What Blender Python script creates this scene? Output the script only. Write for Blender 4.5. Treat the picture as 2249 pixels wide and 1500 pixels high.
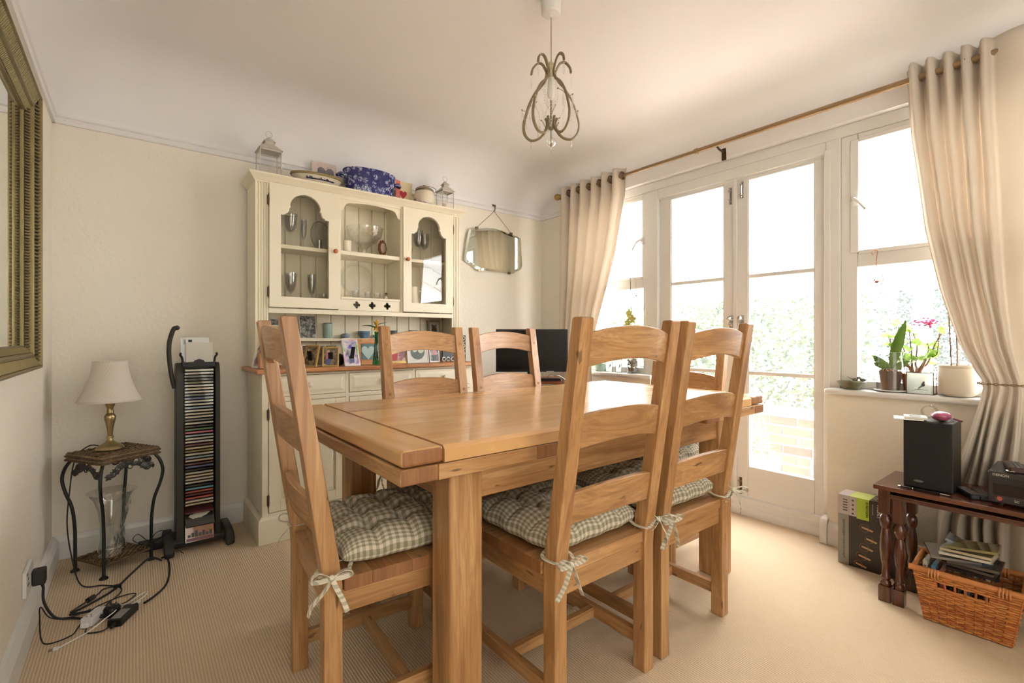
import bpy, bmesh, math, random
from mathutils import Vector, Matrix, Euler
D = bpy.data
C = bpy.context.scene.collection
for o in list(D.objects): D.objects.remove(o)
R = math.radians
PI = math.pi
rnd = random.Random(7)

# ------------------------------------------------------------------ camera, world, lights, exposure
cam = D.objects.new('camera', D.cameras.new('camera')); C.objects.link(cam)
cam.location = (0, 0, 1.05); cam.rotation_euler = (R(90), 0, R(-38.33))
cam.data.sensor_width = 36.0; cam.data.lens = 16.856; cam.data.shift_y = -0.00356
cam.data.clip_start = 0.02
bpy.context.scene.camera = cam
VS = bpy.context.scene.view_settings
VS.view_transform = 'Standard'; VS.look = 'None'; VS.gamma = 1.0; VS.use_curve_mapping = False
VS.exposure = 0.36
W = D.worlds.new('sky'); bpy.context.scene.world = W; W.use_nodes = True
_n = W.node_tree; _n.nodes.clear()
_bg = _n.nodes.new('ShaderNodeBackground'); _out = _n.nodes.new('ShaderNodeOutputWorld')
_bg.inputs[0].default_value = (0.99, 1.0, 1.02, 1); _bg.inputs[1].default_value = 19.0
_n.links.new(_bg.outputs[0], _out.inputs[0])
def portal(name, loc, rot, sx, sy):
    l = D.lights.new(name, 'AREA'); l.shape = 'RECTANGLE'; l.size = sx; l.size_y = sy
    l.cycles.is_portal = True
    o = D.objects.new(name, l); C.objects.link(o); o.location = loc; o.rotation_euler = rot
def area(name, loc, rot, sx, sy, power, col):
    l = D.lights.new(name, 'AREA'); l.shape = 'RECTANGLE'; l.size = sx; l.size_y = sy; l.energy = power; l.color = col
    o = D.objects.new(name, l); C.objects.link(o); o.location = loc; o.rotation_euler = rot
    return o
portal('window_portal', (2.95, 1.42, 1.15), (0, R(90), 0), 2.2, 2.75)
# added fill light behind the camera, inside the closed front wall
area('rear_fill', (0.6, -1.48, 1.25), (R(90), 0, R(180)), 1.9, 2.3, 36, (0.955, 0.99, 1.05))

# ------------------------------------------------------------------ materials
def lin(c):
    return tuple((x/12.92 if x <= 0.04045 else ((x+0.055)/1.055)**2.4) for x in c)
def rgb(r, g, b): return lin((r/255, g/255, b/255)) + (1,)
MATS = {}
class NT:
    def __init__(s, name):
        s.m = D.materials.new(name); s.m.use_nodes = True; s.t = s.m.node_tree; s.t.nodes.clear()
        s.out = s.N('OutputMaterial')
    def N(s, typ, **kw):
        n = s.t.nodes.new('ShaderNode' + typ)
        for k, v in kw.items(): setattr(n, k, v)
        return n
    def L(s, a, b): s.t.links.new(a, b)
    def math(s, op, a, b=None, clamp=False):
        n = s.N('Math', operation=op); n.use_clamp = clamp
        for i, x in enumerate((a, b)):
            if x is None: continue
            if isinstance(x, (int, float)): n.inputs[i].default_value = x
            else: s.L(x, n.inputs[i])
        return n.outputs[0]
    def mix(s, f, a, b):
        n = s.N('MixRGB')
        for i, x in enumerate((f, a, b)):
            if isinstance(x, (int, float)): n.inputs[i].default_value = x
            elif isinstance(x, tuple): n.inputs[i].default_value = x
            else: s.L(x, n.inputs[i])
        return n.outputs[0]
    def ramp(s, f, stops):
        n = s.N('ValToRGB'); s.L(f, n.inputs[0]); e = n.color_ramp.elements
        while len(e) < len(stops): e.new(0.5)
        for x, (p, c) in zip(e, stops): x.position = p; x.color = c
        return n.outputs[0]
    def coords(s, kind='Object', scale=(1, 1, 1), rand=False, rot=(0, 0, 0)):
        t = s.N('TexCoord'); m = s.N('Mapping'); s.L(t.outputs[kind], m.inputs[0])
        m.inputs['Scale'].default_value = scale; m.inputs['Rotation'].default_value = rot
        if rand:
            oi = s.N('ObjectInfo'); cb = s.N('CombineXYZ')
            a = s.math('MULTIPLY', oi.outputs['Random'], 17.0)
            for i in range(3): s.L(a, cb.inputs[i])
            s.L(cb.outputs[0], m.inputs['Location'])
        return m.outputs[0]
    def noise(s, vec, scale=1.0, detail=3.0, rough=0.5, dist=0.0):
        n = s.N('TexNoise'); s.L(vec, n.inputs['Vector'])
        n.inputs['Scale'].default_value = scale; n.inputs['Detail'].default_value = detail
        n.inputs['Roughness'].default_value = rough; n.inputs['Distortion'].default_value = dist
        return n.outputs['Fac']
    def bsdf(s, col, rough=0.5, metal=0.0, bump=None, bstr=0.2, bdist=0.002, spec=None, sheen=0, coat=0, trans=0, ior=None):
        b = s.N('BsdfPrincipled')
        if isinstance(col, tuple): b.inputs['Base Color'].default_value = col
        else: s.L(col, b.inputs['Base Color'])
        if isinstance(rough, (int, float)): b.inputs['Roughness'].default_value = rough
        else: s.L(rough, b.inputs['Roughness'])
        b.inputs['Metallic'].default_value = metal
        if spec is not None: b.inputs['Specular IOR Level'].default_value = spec
        if coat: b.inputs['Coat Weight'].default_value = coat; b.inputs['Coat Roughness'].default_value = 0.15
        if trans: b.inputs['Transmission Weight'].default_value = trans
        if ior: b.inputs['IOR'].default_value = ior
        if bump is not None:
            bp = s.N('Bump'); s.L(bump, bp.inputs['Height']); bp.inputs['Strength'].default_value = bstr
            bp.inputs['Distance'].default_value = bdist; s.L(bp.outputs[0], b.inputs['Normal'])
        s.L(b.outputs[0], s.out.inputs[0]); s.b = b
        return b
def plain(name, col, rough=0.5, metal=0.0, var=0.06, scale=8, bstr=0.0, **kw):
    if name in MATS: return MATS[name]
    n = NT(name); v = n.coords(); f = n.noise(v, scale, 3)
    c2 = tuple(max(0, x*(1-var*2.5)) for x in col[:3]) + (1,)
    c = n.mix(f, col, c2) if var else col
    if bstr: n.bsdf(c, rough, metal, bump=n.noise(v, scale*12, 4), bstr=bstr, bdist=0.001, **kw)
    else: n.bsdf(c, rough, metal, **kw)
    MATS[name] = n.m; return n.m
def wood(name, axis, light, mid, dark, rough=0.42, grain=1.0, coat=0.0, specks=True, ringk=0.75, soft=0.0, fine=2.6):
    """grain runs along the given axis of the object"""
    if name in MATS: return MATS[name]
    n = NT(name)
    def sc(a, c): return tuple(a if i == axis else c for i in range(3))
    v1 = n.coords(scale=sc(1.4, 15*grain), rand=True)
    v2 = n.coords(scale=sc(5, 120*grain), rand=True)
    v3 = n.coords(scale=sc(12, 42), rand=True)
    f1 = n.noise(v1, 1.0, 4, 0.55, 1.3)
    ring = n.math('FRACT', n.math('MULTIPLY', f1, 9.0))
    ring = n.math('ABSOLUTE', n.math('SUBTRACT', ring, 0.5))
    f2 = n.noise(v2, 1.0, 3, 0.6)
    c = n.ramp(f1, [(0.28-soft, dark), (0.5, mid), (0.72+soft, light)])
    c = n.mix(n.math('MULTIPLY', n.math('SUBTRACT', 0.5, ring), ringk), c, dark)
    c = n.mix(n.math('MULTIPLY', n.math('SUBTRACT', f2, 0.46, True), fine, True), c, dark)
    if specks:
        f3 = n.noise(v3, 1.0, 2, 0.5)
        k = n.ramp(f3, [(0.70, (0, 0, 0, 1)), (0.75, (1, 1, 1, 1))])
        dk = tuple(x*0.25 for x in dark[:3]) + (1,)
        c = n.mix(n.math('MULTIPLY', k, 0.7), c, dk)
    oi = n.N('ObjectInfo')
    hs = n.N('HueSaturation'); n.L(c, hs.inputs['Color'])
    n.L(n.math('ADD', 0.90, n.math('MULTIPLY', oi.outputs['Random'], 0.16)), hs.inputs['Value'])
    n.bsdf(hs.outputs[0], rough, bump=f2, bstr=0.12, bdist=0.0008, coat=coat)
    MATS[name] = n.m; return n.m
def glass(name, tint=(1, 1, 1, 1), refl=1.0, rough=0.0, edge=0.0, haze=0.0):
    """thin clear glass: straight-through transparency plus a Fresnel reflection"""
    if name in MATS: return MATS[name]
    n = NT(name)
    tr = n.N('BsdfTransparent'); tr.inputs[0].default_value = tint
    gl = n.N('BsdfGlossy'); gl.inputs['Roughness'].default_value = rough; gl.inputs[0].default_value = (1, 1, 1, 1)
    fw = n.N('LayerWeight'); fw.inputs[0].default_value = 0.5
    f = n.math('MULTIPLY', n.math('ADD', 0.035, n.math('MULTIPLY', n.math('POWER', fw.outputs['Facing'], 5.0), 0.9)), refl, True)
    if edge:
        lw = n.N('LayerWeight'); lw.inputs[0].default_value = 0.5
        e = n.math('POWER', lw.outputs['Facing'], 2.5)
        c = n.mix(e, tint, tuple(x*(1-edge) for x in tint[:3]) + (1,)); n.L(c, tr.inputs[0])
    ms = n.N('MixShader'); n.L(f, ms.inputs[0]); n.L(tr.outputs[0], ms.inputs[1]); n.L(gl.outputs[0], ms.inputs[2])
    last = ms.outputs[0]
    if haze:     # pale veil mixed into the glass to imitate window glare
        tl = n.N('BsdfTranslucent'); tl.inputs[0].default_value = (0.95, 0.95, 0.95, 1)
        m2 = n.N('MixShader'); m2.inputs[0].default_value = haze; n.L(last, m2.inputs[1]); n.L(tl.outputs[0], m2.inputs[2]); last = m2.outputs[0]
    n.L(last, n.out.inputs[0])
    MATS[name] = n.m; return n.m
OL, OM, OD = rgb(206, 165, 116), rgb(188, 143, 94), rgb(146, 101, 60)
def oak(axis): return wood('oak_' + 'xyz'[axis], axis, OL, OM, OD, 0.38, coat=0.15)
def oak_top(axis): return wood('polished_oak_' + 'xyz'[axis], axis, rgb(220, 180, 128), rgb(210, 164, 110), rgb(188, 138, 86), 0.27, grain=0.55, coat=0.5, specks=False, ringk=0.18, soft=0.16, fine=0.8)
OAKEND = wood('oak_end_grain', 2, rgb(168, 120, 78), rgb(154, 106, 66), rgb(132, 86, 52), 0.45)
def dark(axis): return wood('mahogany_' + 'xyz'[axis], axis, rgb(112, 60, 36), rgb(84, 40, 24), rgb(44, 20, 13), 0.25, coat=0.5, specks=False)
def pine(axis): return wood('pine_' + 'xyz'[axis], axis, rgb(218, 166, 112), rgb(204, 144, 90), rgb(172, 108, 64), 0.4)
def knobwood(): return plain('knob_wood', rgb(186, 104, 56), 0.3)
CREAM = plain('cream_paint', rgb(238, 228, 202), 0.42, var=0.02, scale=3)
WHITE = plain('white_gloss', rgb(229, 227, 222), 0.35, var=0.02, scale=3)
BLACK = plain('black_plastic', rgb(20, 18, 17), 0.4, var=0.1, spec=0.35)
DKGREY = plain('dark_grey_plastic', rgb(52, 50, 44), 0.5, var=0.05, spec=0.35)
BLACKMETAL = plain('black_iron', rgb(38, 37, 36), 0.45, 0.3, var=0.1)
CHROME = plain('chrome', rgb(190, 188, 182), 0.2, 1.0, var=0)
NICKEL = plain('aged_nickel', rgb(150, 132, 104), 0.3, 1.0, var=0.1)
BRASS = plain('antique_brass', rgb(176, 146, 84), 0.28, 1.0, var=0.08)
PANE = glass('window_pane')
HAZE = glass('glare_veil_pane', haze=0.03)
CRYSTAL = glass('cut_glass', (0.975, 0.98, 0.975, 1), 3.2, 0.04, 0.28)
PAPER = plain('paper', rgb(225, 220, 208), 0.6, var=0.03)
def fabric(name, c1, c2=None, translucent=0.0, weave=900):
    if name in MATS: return MATS[name]
    n = NT(name); v = n.coords(); f = n.noise(v, 6, 3)
    w = n.noise(n.coords(scale=(weave, weave, weave*0.4)), 1, 1)
    c = n.mix(f, c1, c2 or c1)
    b = n.bsdf(c, 0.85, bump=w, bstr=0.2, bdist=0.0004, spec=0.15)
    if translucent:
        t = n.N('BsdfTranslucent'); t.inputs[0].default_value = c1
        ms = n.N('MixShader'); ms.inputs[0].default_value = translucent
        n.L(b.outputs[0], ms.inputs[1]); n.L(t.outputs[0], ms.inputs[2]); n.L(ms.outputs[0], n.out.inputs[0])
    MATS[name] = n.m; return n.m
def gingham():
    n = NT('gingham'); uv = n.N('UVMap'); sp = n.N('SeparateXYZ'); n.L(uv.outputs[0], sp.inputs[0])
    p = 0.0185
    a = n.math('GREATER_THAN', n.math('FRACT', n.math('DIVIDE', sp.outputs[0], p)), 0.5)
    b = n.math('GREATER_THAN', n.math('FRACT', n.math('DIVIDE', sp.outputs[1], p)), 0.5)
    f = n.math('MULTIPLY', n.math('ADD', a, b), 0.5)
    c = n.ramp(f, [(0.0, rgb(214, 204, 186)), (0.5, rgb(178, 170, 148)), (1.0, rgb(142, 137, 115))])
    w = n.noise(n.coords(scale=(900, 900, 900)), 1, 1)
    n.bsdf(c, 0.9, bump=w, bstr=0.25, bdist=0.0004, spec=0.1)
    return n.m
GING = gingham()
def leafmat(name, c, f=0.45):
    if name in MATS: return MATS[name]
    n = NT(name); v = n.coords(); c2 = tuple(x*.75 for x in c[:3])+(1,); k = n.mix(n.noise(v, 30, 2), c, c2)
    b = n.bsdf(k, .4); t = n.N('BsdfTranslucent'); n.L(k, t.inputs[0]); ms = n.N('MixShader'); ms.inputs[0].default_value = f
    n.L(b.outputs[0], ms.inputs[1]); n.L(t.outputs[0], ms.inputs[2]); n.L(ms.outputs[0], n.out.inputs[0]); MATS[name] = n.m; return n.m
def wallmat():
    n = NT('wall_paint'); v = n.coords()
    sp = n.N('SeparateXYZ'); n.L(v, sp.inputs[0])
    up = n.math('GREATER_THAN', sp.outputs[2], 2.085)
    f = n.noise(v, 1.5, 2)
    low = n.mix(f, rgb(238, 231, 216), rgb(236, 228, 212)); c = n.mix(up, low, rgb(237, 234, 233))
    n1 = n.noise(v, 42, 3, 0.6, 0.6); n2 = n.noise(v, 130, 2, 0.5)
    h = n.math('ADD', n.ramp(n1, [(0.42, (0, 0, 0, 1)), (0.62, (1, 1, 1, 1))]), n.math('MULTIPLY', n2, 0.4))
    s = n.math('SUBTRACT', 1.0, n.math('MULTIPLY', up, 0.8))
    n.bsdf(c, 0.72, bump=n.math('MULTIPLY', h, s), bstr=0.22, bdist=0.004, spec=0.3)
    return n.m
WALL = wallmat()
CEIL = plain('ceiling_paint', rgb(237, 234, 233), 0.8, var=0.02, scale=1.5)
def carpet():
    n = NT('ribbed_carpet'); v = n.coords(); sp = n.N('SeparateXYZ'); n.L(v, sp.inputs[0])
    wob = n.math('MULTIPLY', n.noise(n.coords(scale=(60, 90, 1)), 1, 2), 0.35)
    ph = n.math('ADD', n.math('DIVIDE', sp.outputs[0], 0.0088), wob)
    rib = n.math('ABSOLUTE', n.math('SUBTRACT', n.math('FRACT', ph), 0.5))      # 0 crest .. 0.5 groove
    loop = n.math('ABSOLUTE', n.math('SUBTRACT', n.math('FRACT', n.math('ADD', n.math('DIVIDE', sp.outputs[1], 0.011), n.math('MULTIPLY', n.math('FLOOR', ph), 0.5))), 0.5))
    fib = n.noise(n.coords(scale=(420, 420, 420)), 1, 2)
    big = n.noise(n.coords(scale=(3, 3, 1)), 1, 3)
    h = n.math('SUBTRACT', 1.0, n.math('ADD', n.math('MULTIPLY', rib, 1.6), n.math('MULTIPLY', loop, 0.6)))
    base = n.mix(big, rgb(220, 200, 170), rgb(209, 187, 155))
    spk = n.mix(n.math('MULTIPLY', fib, 0.5), base, rgb(236, 214, 184))
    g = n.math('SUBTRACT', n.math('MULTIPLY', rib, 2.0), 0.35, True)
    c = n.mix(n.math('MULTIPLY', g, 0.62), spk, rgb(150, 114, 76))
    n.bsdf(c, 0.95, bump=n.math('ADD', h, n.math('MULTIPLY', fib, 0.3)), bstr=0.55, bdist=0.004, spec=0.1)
    return n.m
CARPET = carpet()

# ------------------------------------------------------------------ mesh builder
class MB:
    def __init__(s): s.v = []; s.f = []; s.mi = []; s.uv = {}; s.m = 0; s.sm = []
    def add(s, vs, fs, smooth=False, uvs=None):
        k = len(s.v); s.v += [tuple(p) for p in vs]
        for i, f in enumerate(fs):
            if uvs: s.uv[len(s.f)] = [uvs[j] for j in f]
            s.f.append(tuple(k + j for j in f)); s.mi.append(s.m); s.sm.append(smooth)
        return s
    def box(s, x0, x1, y0, y1, z0, z1):
        v = [(x, y, z) for x in (x0, x1) for y in (y0, y1) for z in (z0, z1)]
        return s.add(v, [(0, 1, 3, 2), (4, 6, 7, 5), (0, 4, 5, 1), (2, 3, 7, 6), (0, 2, 6, 4), (1, 5, 7, 3)])
    def hexa(s, b, t):
        """b, t: four points each, counter-clockwise seen from above"""
        return s.add(list(b) + list(t), [(3, 2, 1, 0), (4, 5, 6, 7), (0, 1, 5, 4), (1, 2, 6, 5), (2, 3, 7, 6), (3, 0, 4, 7)])
    def prism(s, prof, axis, a0, a1, smooth=False):
        def P(p, a):
            if axis == 0: return (a, p[0], p[1])
            if axis == 1: return (p[0], a, p[1])
            return (p[0], p[1], a)
        n = len(prof)
        return s.add([P(p, a0) for p in prof] + [P(p, a1) for p in prof],
                     [tuple(range(n)), tuple(range(2*n-1, n-1, -1))] + [(i, i+n, (i+1) % n + n, (i+1) % n) for i in range(n)], smooth)
    def lathe(s, prof, c=(0, 0, 0), n=24, close=True, axis=2, mod=None):
        """prof: (radius, height) pairs"""
        vs = []
        for r, h in prof:
            for i in range(n):
                a = 2*PI*i/n; q = r*(mod(a, h) if mod else 1)
                x, y = q*math.cos(a), q*math.sin(a)
                vs.append((c[0]+x, c[1]+y, c[2]+h) if axis == 2 else ((c[0]+h, c[1]+x, c[2]+y) if axis == 0 else (c[0]+x, c[1]+h, c[2]+y)))
        m = len(prof)
        fs = [(j*n+i, j*n+(i+1) % n, (j+1)*n+(i+1) % n, (j+1)*n+i) for j in range(m-1) for i in range(n)]
        if close:
            if prof[0][0] > 1e-5: fs.append(tuple(range(n-1, -1, -1)))
            if prof[-1][0] > 1e-5: fs.append(tuple((m-1)*n+i for i in range(n)))
        return s.add(vs, fs, True)
    def tube(s, pts, r, n=8, closed=False, flat=None, cap=True):
        """r: a radius or one per point; flat=(w,h) gives an oval/rectangular section"""
        P = [Vector(p) for p in pts]; m = len(P); vs = []
        up = Vector((0, 0, 1)); t0 = (P[1]-P[0]).normalized()
        if abs(t0.dot(up)) > 0.9: up = Vector((1, 0, 0))
        u = (up - t0*up.dot(t0)).normalized()
        for i in range(m):
            if closed: t = (P[(i+1) % m]-P[i-1])
            else: t = P[min(i+1, m-1)]-P[max(i-1, 0)]
            if t.length < 1e-9: t = t0
            t = t.normalized(); u = (u - t*u.dot(t))
            u = u.normalized() if u.length > 1e-6 else t.orthogonal().normalized()
            w = t.cross(u); rr = r[i] if isinstance(r, (list, tuple)) else r
            for k in range(n):
                a = 2*PI*k/n + (PI/4 if n == 4 else 0)
                ca, sa = math.cos(a), math.sin(a)
                if flat: vs.append(P[i] + u*ca*flat[1]*rr + w*sa*flat[0]*rr)
                else: vs.append(P[i] + (u*ca + w*sa)*rr)
        fs = [(j*n+k, j*n+(k+1) % n, (j+1)*n+(k+1) % n, (j+1)*n+k) for j in range(m-1) for k in range(n)]
        if closed: fs += [((m-1)*n+k, (m-1)*n+(k+1) % n, (k+1) % n, k) for k in range(n)]
        elif cap: fs += [tuple(range(n-1, -1, -1)), tuple((m-1)*n+k for k in range(n))]
        return s.add(vs, fs, n > 4)
    def ball(s, c, r, n=10, m=6, sc=(1, 1, 1)):
        vs = [(c[0], c[1], c[2]-r*sc[2])]
        for j in range(1, m):
            th = PI*j/m
            for i in range(n):
                a = 2*PI*i/n
                vs.append((c[0]+r*sc[0]*math.sin(th)*math.cos(a), c[1]+r*sc[1]*math.sin(th)*math.sin(a), c[2]-r*sc[2]*math.cos(th)))
        vs.append((c[0], c[1], c[2]+r*sc[2]))
        fs = [(0, 1+(i+1) % n, 1+i) for i in range(n)]
        fs += [(1+j*n+i, 1+j*n+(i+1) % n, 1+(j+1)*n+(i+1) % n, 1+(j+1)*n+i) for j in range(m-2) for i in range(n)]
        L = len(vs)-1
        fs += [(1+(m-2)*n+i, 1+(m-2)*n+(i+1) % n, L) for i in range(n)]
        return s.add(vs, fs, True)
    def ring(s, c, R_, r, axis=2, n=24, k=8):
        pts = []
        for i in range(n):
            a = 2*PI*i/n; x, y = R_*math.cos(a), R_*math.sin(a)
            pts.append((c[0]+x, c[1]+y, c[2]) if axis == 2 else ((c[0], c[1]+x, c[2]+y) if axis == 0 else (c[0]+x, c[1], c[2]+y)))
        return s.tube(pts, r, k, closed=True)
    def grid(s, fn, nu, nv, smooth=True, uv=None, closed_u=False):
        vs = [fn(i/nu, j/nv) for j in range(nv+1) for i in range(nu+1)]
        uvs = [uv(i/nu, j/nv) for j in range(nv+1) for i in range(nu+1)] if uv else None
        w = nu+1
        return s.add(vs, [(j*w+i, j*w+i+1, (j+1)*w+i+1, (j+1)*w+i) for j in range(nv) for i in range(nu)], smooth, uvs)
    def xf(s, M, k0=0):
        s.v[k0:] = [tuple(M @ Vector(p)) for p in s.v[k0:]]; return s
    def build(s, name, mat, parent=None, bevel=0.0, seg=2, world=False, label=None, kind=None, sharp=35, fix=True, solid=0, weld=False):
        me = D.meshes.new(name)
        off = OFF.get(parent.name, (0, 0, 0)) if (parent and world) else (0, 0, 0)
        vs = [(a-off[0], b-off[1], c-off[2]) for a, b, c in s.v] if world and parent else s.v
        me.from_pydata(vs, [], s.f)
        mats = mat if isinstance(mat, (list, tuple)) else [mat]
        for q in mats: me.materials.append(q)
        for p, mi, sm in zip(me.polygons, s.mi, s.sm): p.material_index = mi; p.use_smooth = sm
        if s.uv:
            l = me.uv_layers.new(name='UVMap')
            for i, p in enumerate(me.polygons):
                if i in s.uv:
                    for li, q in zip(p.loop_indices, s.uv[i]): l.data[li].uv = q
        if fix:
            b = bmesh.new(); b.from_mesh(me)
            if weld: bmesh.ops.remove_doubles(b, verts=b.verts, dist=1e-5)
            bmesh.ops.recalc_face_normals(b, faces=b.faces); b.to_mesh(me); b.free()
        if any(s.sm) or bevel:
            if bevel:
                for p in me.polygons: p.use_smooth = True
            me.set_sharp_from_angle(angle=R(sharp))
        o = D.objects.new(name, me); C.objects.link(o)
        if parent:
            o.parent = parent; OFF[o.name] = OFF.get(parent.name, (0, 0, 0))
        if bevel:
            md = o.modifiers.new('bevel', 'BEVEL'); md.width = bevel; md.segments = seg; md.limit_method = 'ANGLE'; md.angle_limit = R(40)
            md.harden_normals = True
        if solid:
            md = o.modifiers.new('solid', 'SOLIDIFY'); md.thickness = solid; md.offset = 0
        if label: o['label'] = label
        if kind: o['kind'] = kind
        return o
OFF = {}
def thing(name, label, cat, loc=(0, 0, 0), rz=0.0, group=None):
    o = D.objects.new(name, None); C.objects.link(o); o.location = loc; o.rotation_euler = (0, 0, rz)
    o.empty_display_size = 0.05
    o['label'] = label; o['category'] = cat
    if group: o['group'] = group
    OFF[o.name] = tuple(loc)
    return o
def tag(o, label, cat, group=None, kind=None):
    o['label'] = label; o['category'] = cat
    if group: o['group'] = group
    if kind: o['kind'] = kind
    return o
def struct(o): o['kind'] = 'structure'; return o
def dup(root, loc, rz=0.0, label=None, group=None, recolor=None):
    r = root.copy(); C.objects.link(r); r.location = loc; r.rotation_euler = (0, 0, rz)
    if label: r['label'] = label
    if group: r['group'] = group
    for ch in list(root.children):
        c = ch.copy(); C.objects.link(c); c.parent = r
        for g in list(ch.children):
            d = g.copy(); C.objects.link(d); d.parent = c
    return r
def bez(P, n=10):
    """smooth Catmull-Rom curve through the points"""
    P = [Vector(p) for p in P]; out = []
    for i in range(len(P)-1):
        p0 = P[max(i-1, 0)]; p1 = P[i]; p2 = P[i+1]; p3 = P[min(i+2, len(P)-1)]
        for k in range(n):
            t = k/n
            out.append(0.5*((2*p1)+(-p0+p2)*t+(2*p0-5*p1+4*p2-p3)*t*t+(-p0+3*p1-3*p2+p3)*t**3))
    out.append(P[-1]); return out
def plate(name, outer, holes, thick, mat, parent, loc_fn, bevel=0.0, world=True, label=None):
    """flat board cut to an outline with openings; outline in (u, v), mapped to space by loc_fn(u, v, w)"""
    cu = D.curves.new('tmp', 'CURVE'); cu.dimensions = '2D'; cu.fill_mode = 'BOTH'; cu.extrude = thick/2
    for ring in [outer] + holes:
        sp = cu.splines.new('POLY'); sp.points.add(len(ring)-1)
        for p, (x, y) in zip(sp.points, ring): p.co = (x, y, 0, 1)
        sp.use_cyclic_u = True
    ob = D.objects.new('tmp', cu); C.objects.link(ob)
    bpy.context.view_layer.update()
    me0 = D.meshes.new_from_object(ob.evaluated_get(bpy.context.evaluated_depsgraph_get()))
    mb = MB(); mb.add([loc_fn(v.co.x, v.co.y, v.co.z) for v in me0.vertices], [tuple(p.vertices) for p in me0.polygons])
    D.objects.remove(ob); D.meshes.remove(me0); D.curves.remove(cu)
    return mb.build(name, mat, parent, bevel=bevel, world=world, label=label, weld=True)
def text(name, s, size, mat, parent, M, world=True, ext=0.0003, align='LEFT', bold=0.0):
    cu = D.curves.new('tmp', 'FONT'); cu.body = s; cu.size = size; cu.extrude = ext; cu.align_x = align; cu.offset = bold
    ob = D.objects.new('tmp', cu); C.objects.link(ob); bpy.context.view_layer.update()
    me0 = D.meshes.new_from_object(ob.evaluated_get(bpy.context.evaluated_depsgraph_get()))
    mb = MB(); mb.add([M @ v.co for v in me0.vertices], [tuple(p.vertices) for p in me0.polygons])
    D.objects.remove(ob); D.meshes.remove(me0); D.curves.remove(cu)
    return mb.build(name, mat, parent, world=world)
# ------------------------------------------------------------------ room shell
XL, XR, YB, YF, ZC = -0.30, 2.79, 3.12, -1.55, 2.43
struct(MB().box(XL-0.1, XR+0.12, YF-0.1, YB+0.1, -0.06, 0).build('floor', CARPET))
struct(MB().box(XL-0.1, XR+0.1, YB, YB+0.1, 0, ZC).build('wall_back', WALL))
struct(MB().box(XL-0.1, XL, YF, YB, 0, ZC).build('wall_left', WALL))
struct(MB().box(XL-0.1, XR+0.1, YF-0.1, YF, 0, ZC).build('wall_front', WALL))
DY0, DY1 = 0.95, 1.972          # door opening
WY0, WY1 = 0.06, 2.74           # whole window opening
w = MB()
w.box(XR, XR+0.13, YF, WY0, 0, ZC).box(XR, XR+0.13, WY1, YB, 0, ZC)
w.box(XR, XR+0.13, WY0, WY1, 2.135, ZC)
w.box(XR, XR+0.13, WY0, 0.925, 0, 0.77).box(XR, XR+0.13, 1.995, WY1, 0, 0.77)
struct(w.build('wall_right', WALL))
# ceiling with a hollow cove along all four walls
cv = MB(); rh = 0.36; rv = 0.30; nc = 14
def ticks(a, b, k):
    e = [rh*(1-math.cos(PI/2*i/nc)) for i in range(nc+1)]
    return [a+d for d in e] + [a+rh+(b-a-2*rh)*i/k for i in range(1, k)] + [b-d for d in e[::-1]]
def fall(d): q = max(0.0, 1-d/rh); return 1-math.sqrt(max(0.0, 1-q*q))
gx, gy = ticks(XL, XR, 10), ticks(YF, YB, 14)
vs = []
for y in gy:
    for x in gx:
        a, b = fall(min(x-XL, XR-x)), fall(min(y-YF, YB-y))
        vs.append((x, y, ZC - rv*(1-(1-a)*(1-b))))
w_ = len(gx)
cv.add(vs, [(j*w_+i, (j+1)*w_+i, (j+1)*w_+i+1, j*w_+i+1) for j in range(len(gy)-1) for i in range(w_-1)], True)
cv.add([(XL-.1, YF-.1, ZC+.002), (XR+.13, YF-.1, ZC+.002), (XR+.13, YB+.1, ZC+.002), (XL-.1, YB+.1, ZC+.002),
        (XL-.1, YF-.1, ZC+.08), (XR+.13, YF-.1, ZC+.08), (XR+.13, YB+.1, ZC+.08), (XL-.1, YB+.1, ZC+.08)],
       [(3, 2, 1, 0), (4, 5, 6, 7), (0, 1, 5, 4), (1, 2, 6, 5), (2, 3, 7, 6), (3, 0, 4, 7)])
struct(cv.build('ceiling', CEIL, fix=False, sharp=180))
# picture rail
rail = [(0, 2.066), (0.012, 2.066), (0.016, 2.072), (0.016, 2.080), (0.010, 2.084), (0.010, 2.092), (0.020, 2.098), (0.020, 2.106), (0.0, 2.108)]
struct(MB().prism([(YB-a, z) for a, z in rail], 0, XL, XR).build('trim_1', CEIL))
struct(MB().prism([(XL+a, z) for a, z in rail], 1, YF, YB-0.0).build('trim_2', CEIL))
struct(MB().prism([(XR-a, z) for a, z in rail], 1, WY1, YB).build('trim_3', CEIL))
# skirting
def sk(d): return [(0, 0), (d, 0), (d, 0.085), (d*0.75, 0.098), (d*0.45, 0.108), (0, 0.112)]
struct(MB().prism([(YB-a, z) for a, z in sk(0.016)], 0, XL, XR).build('baseboard_back', WHITE))
struct(MB().prism([(XL+a, z) for a, z in sk(0.026)], 1, YF, YB).build('baseboard_left', WHITE))
struct(MB().prism([(XR-a, z) for a, z in sk(0.02)], 1, YF, 0.94).prism([(XR-a, z) for a, z in sk(0.02)], 1, 1.985, YB).build('baseboard_right', WHITE))
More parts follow.
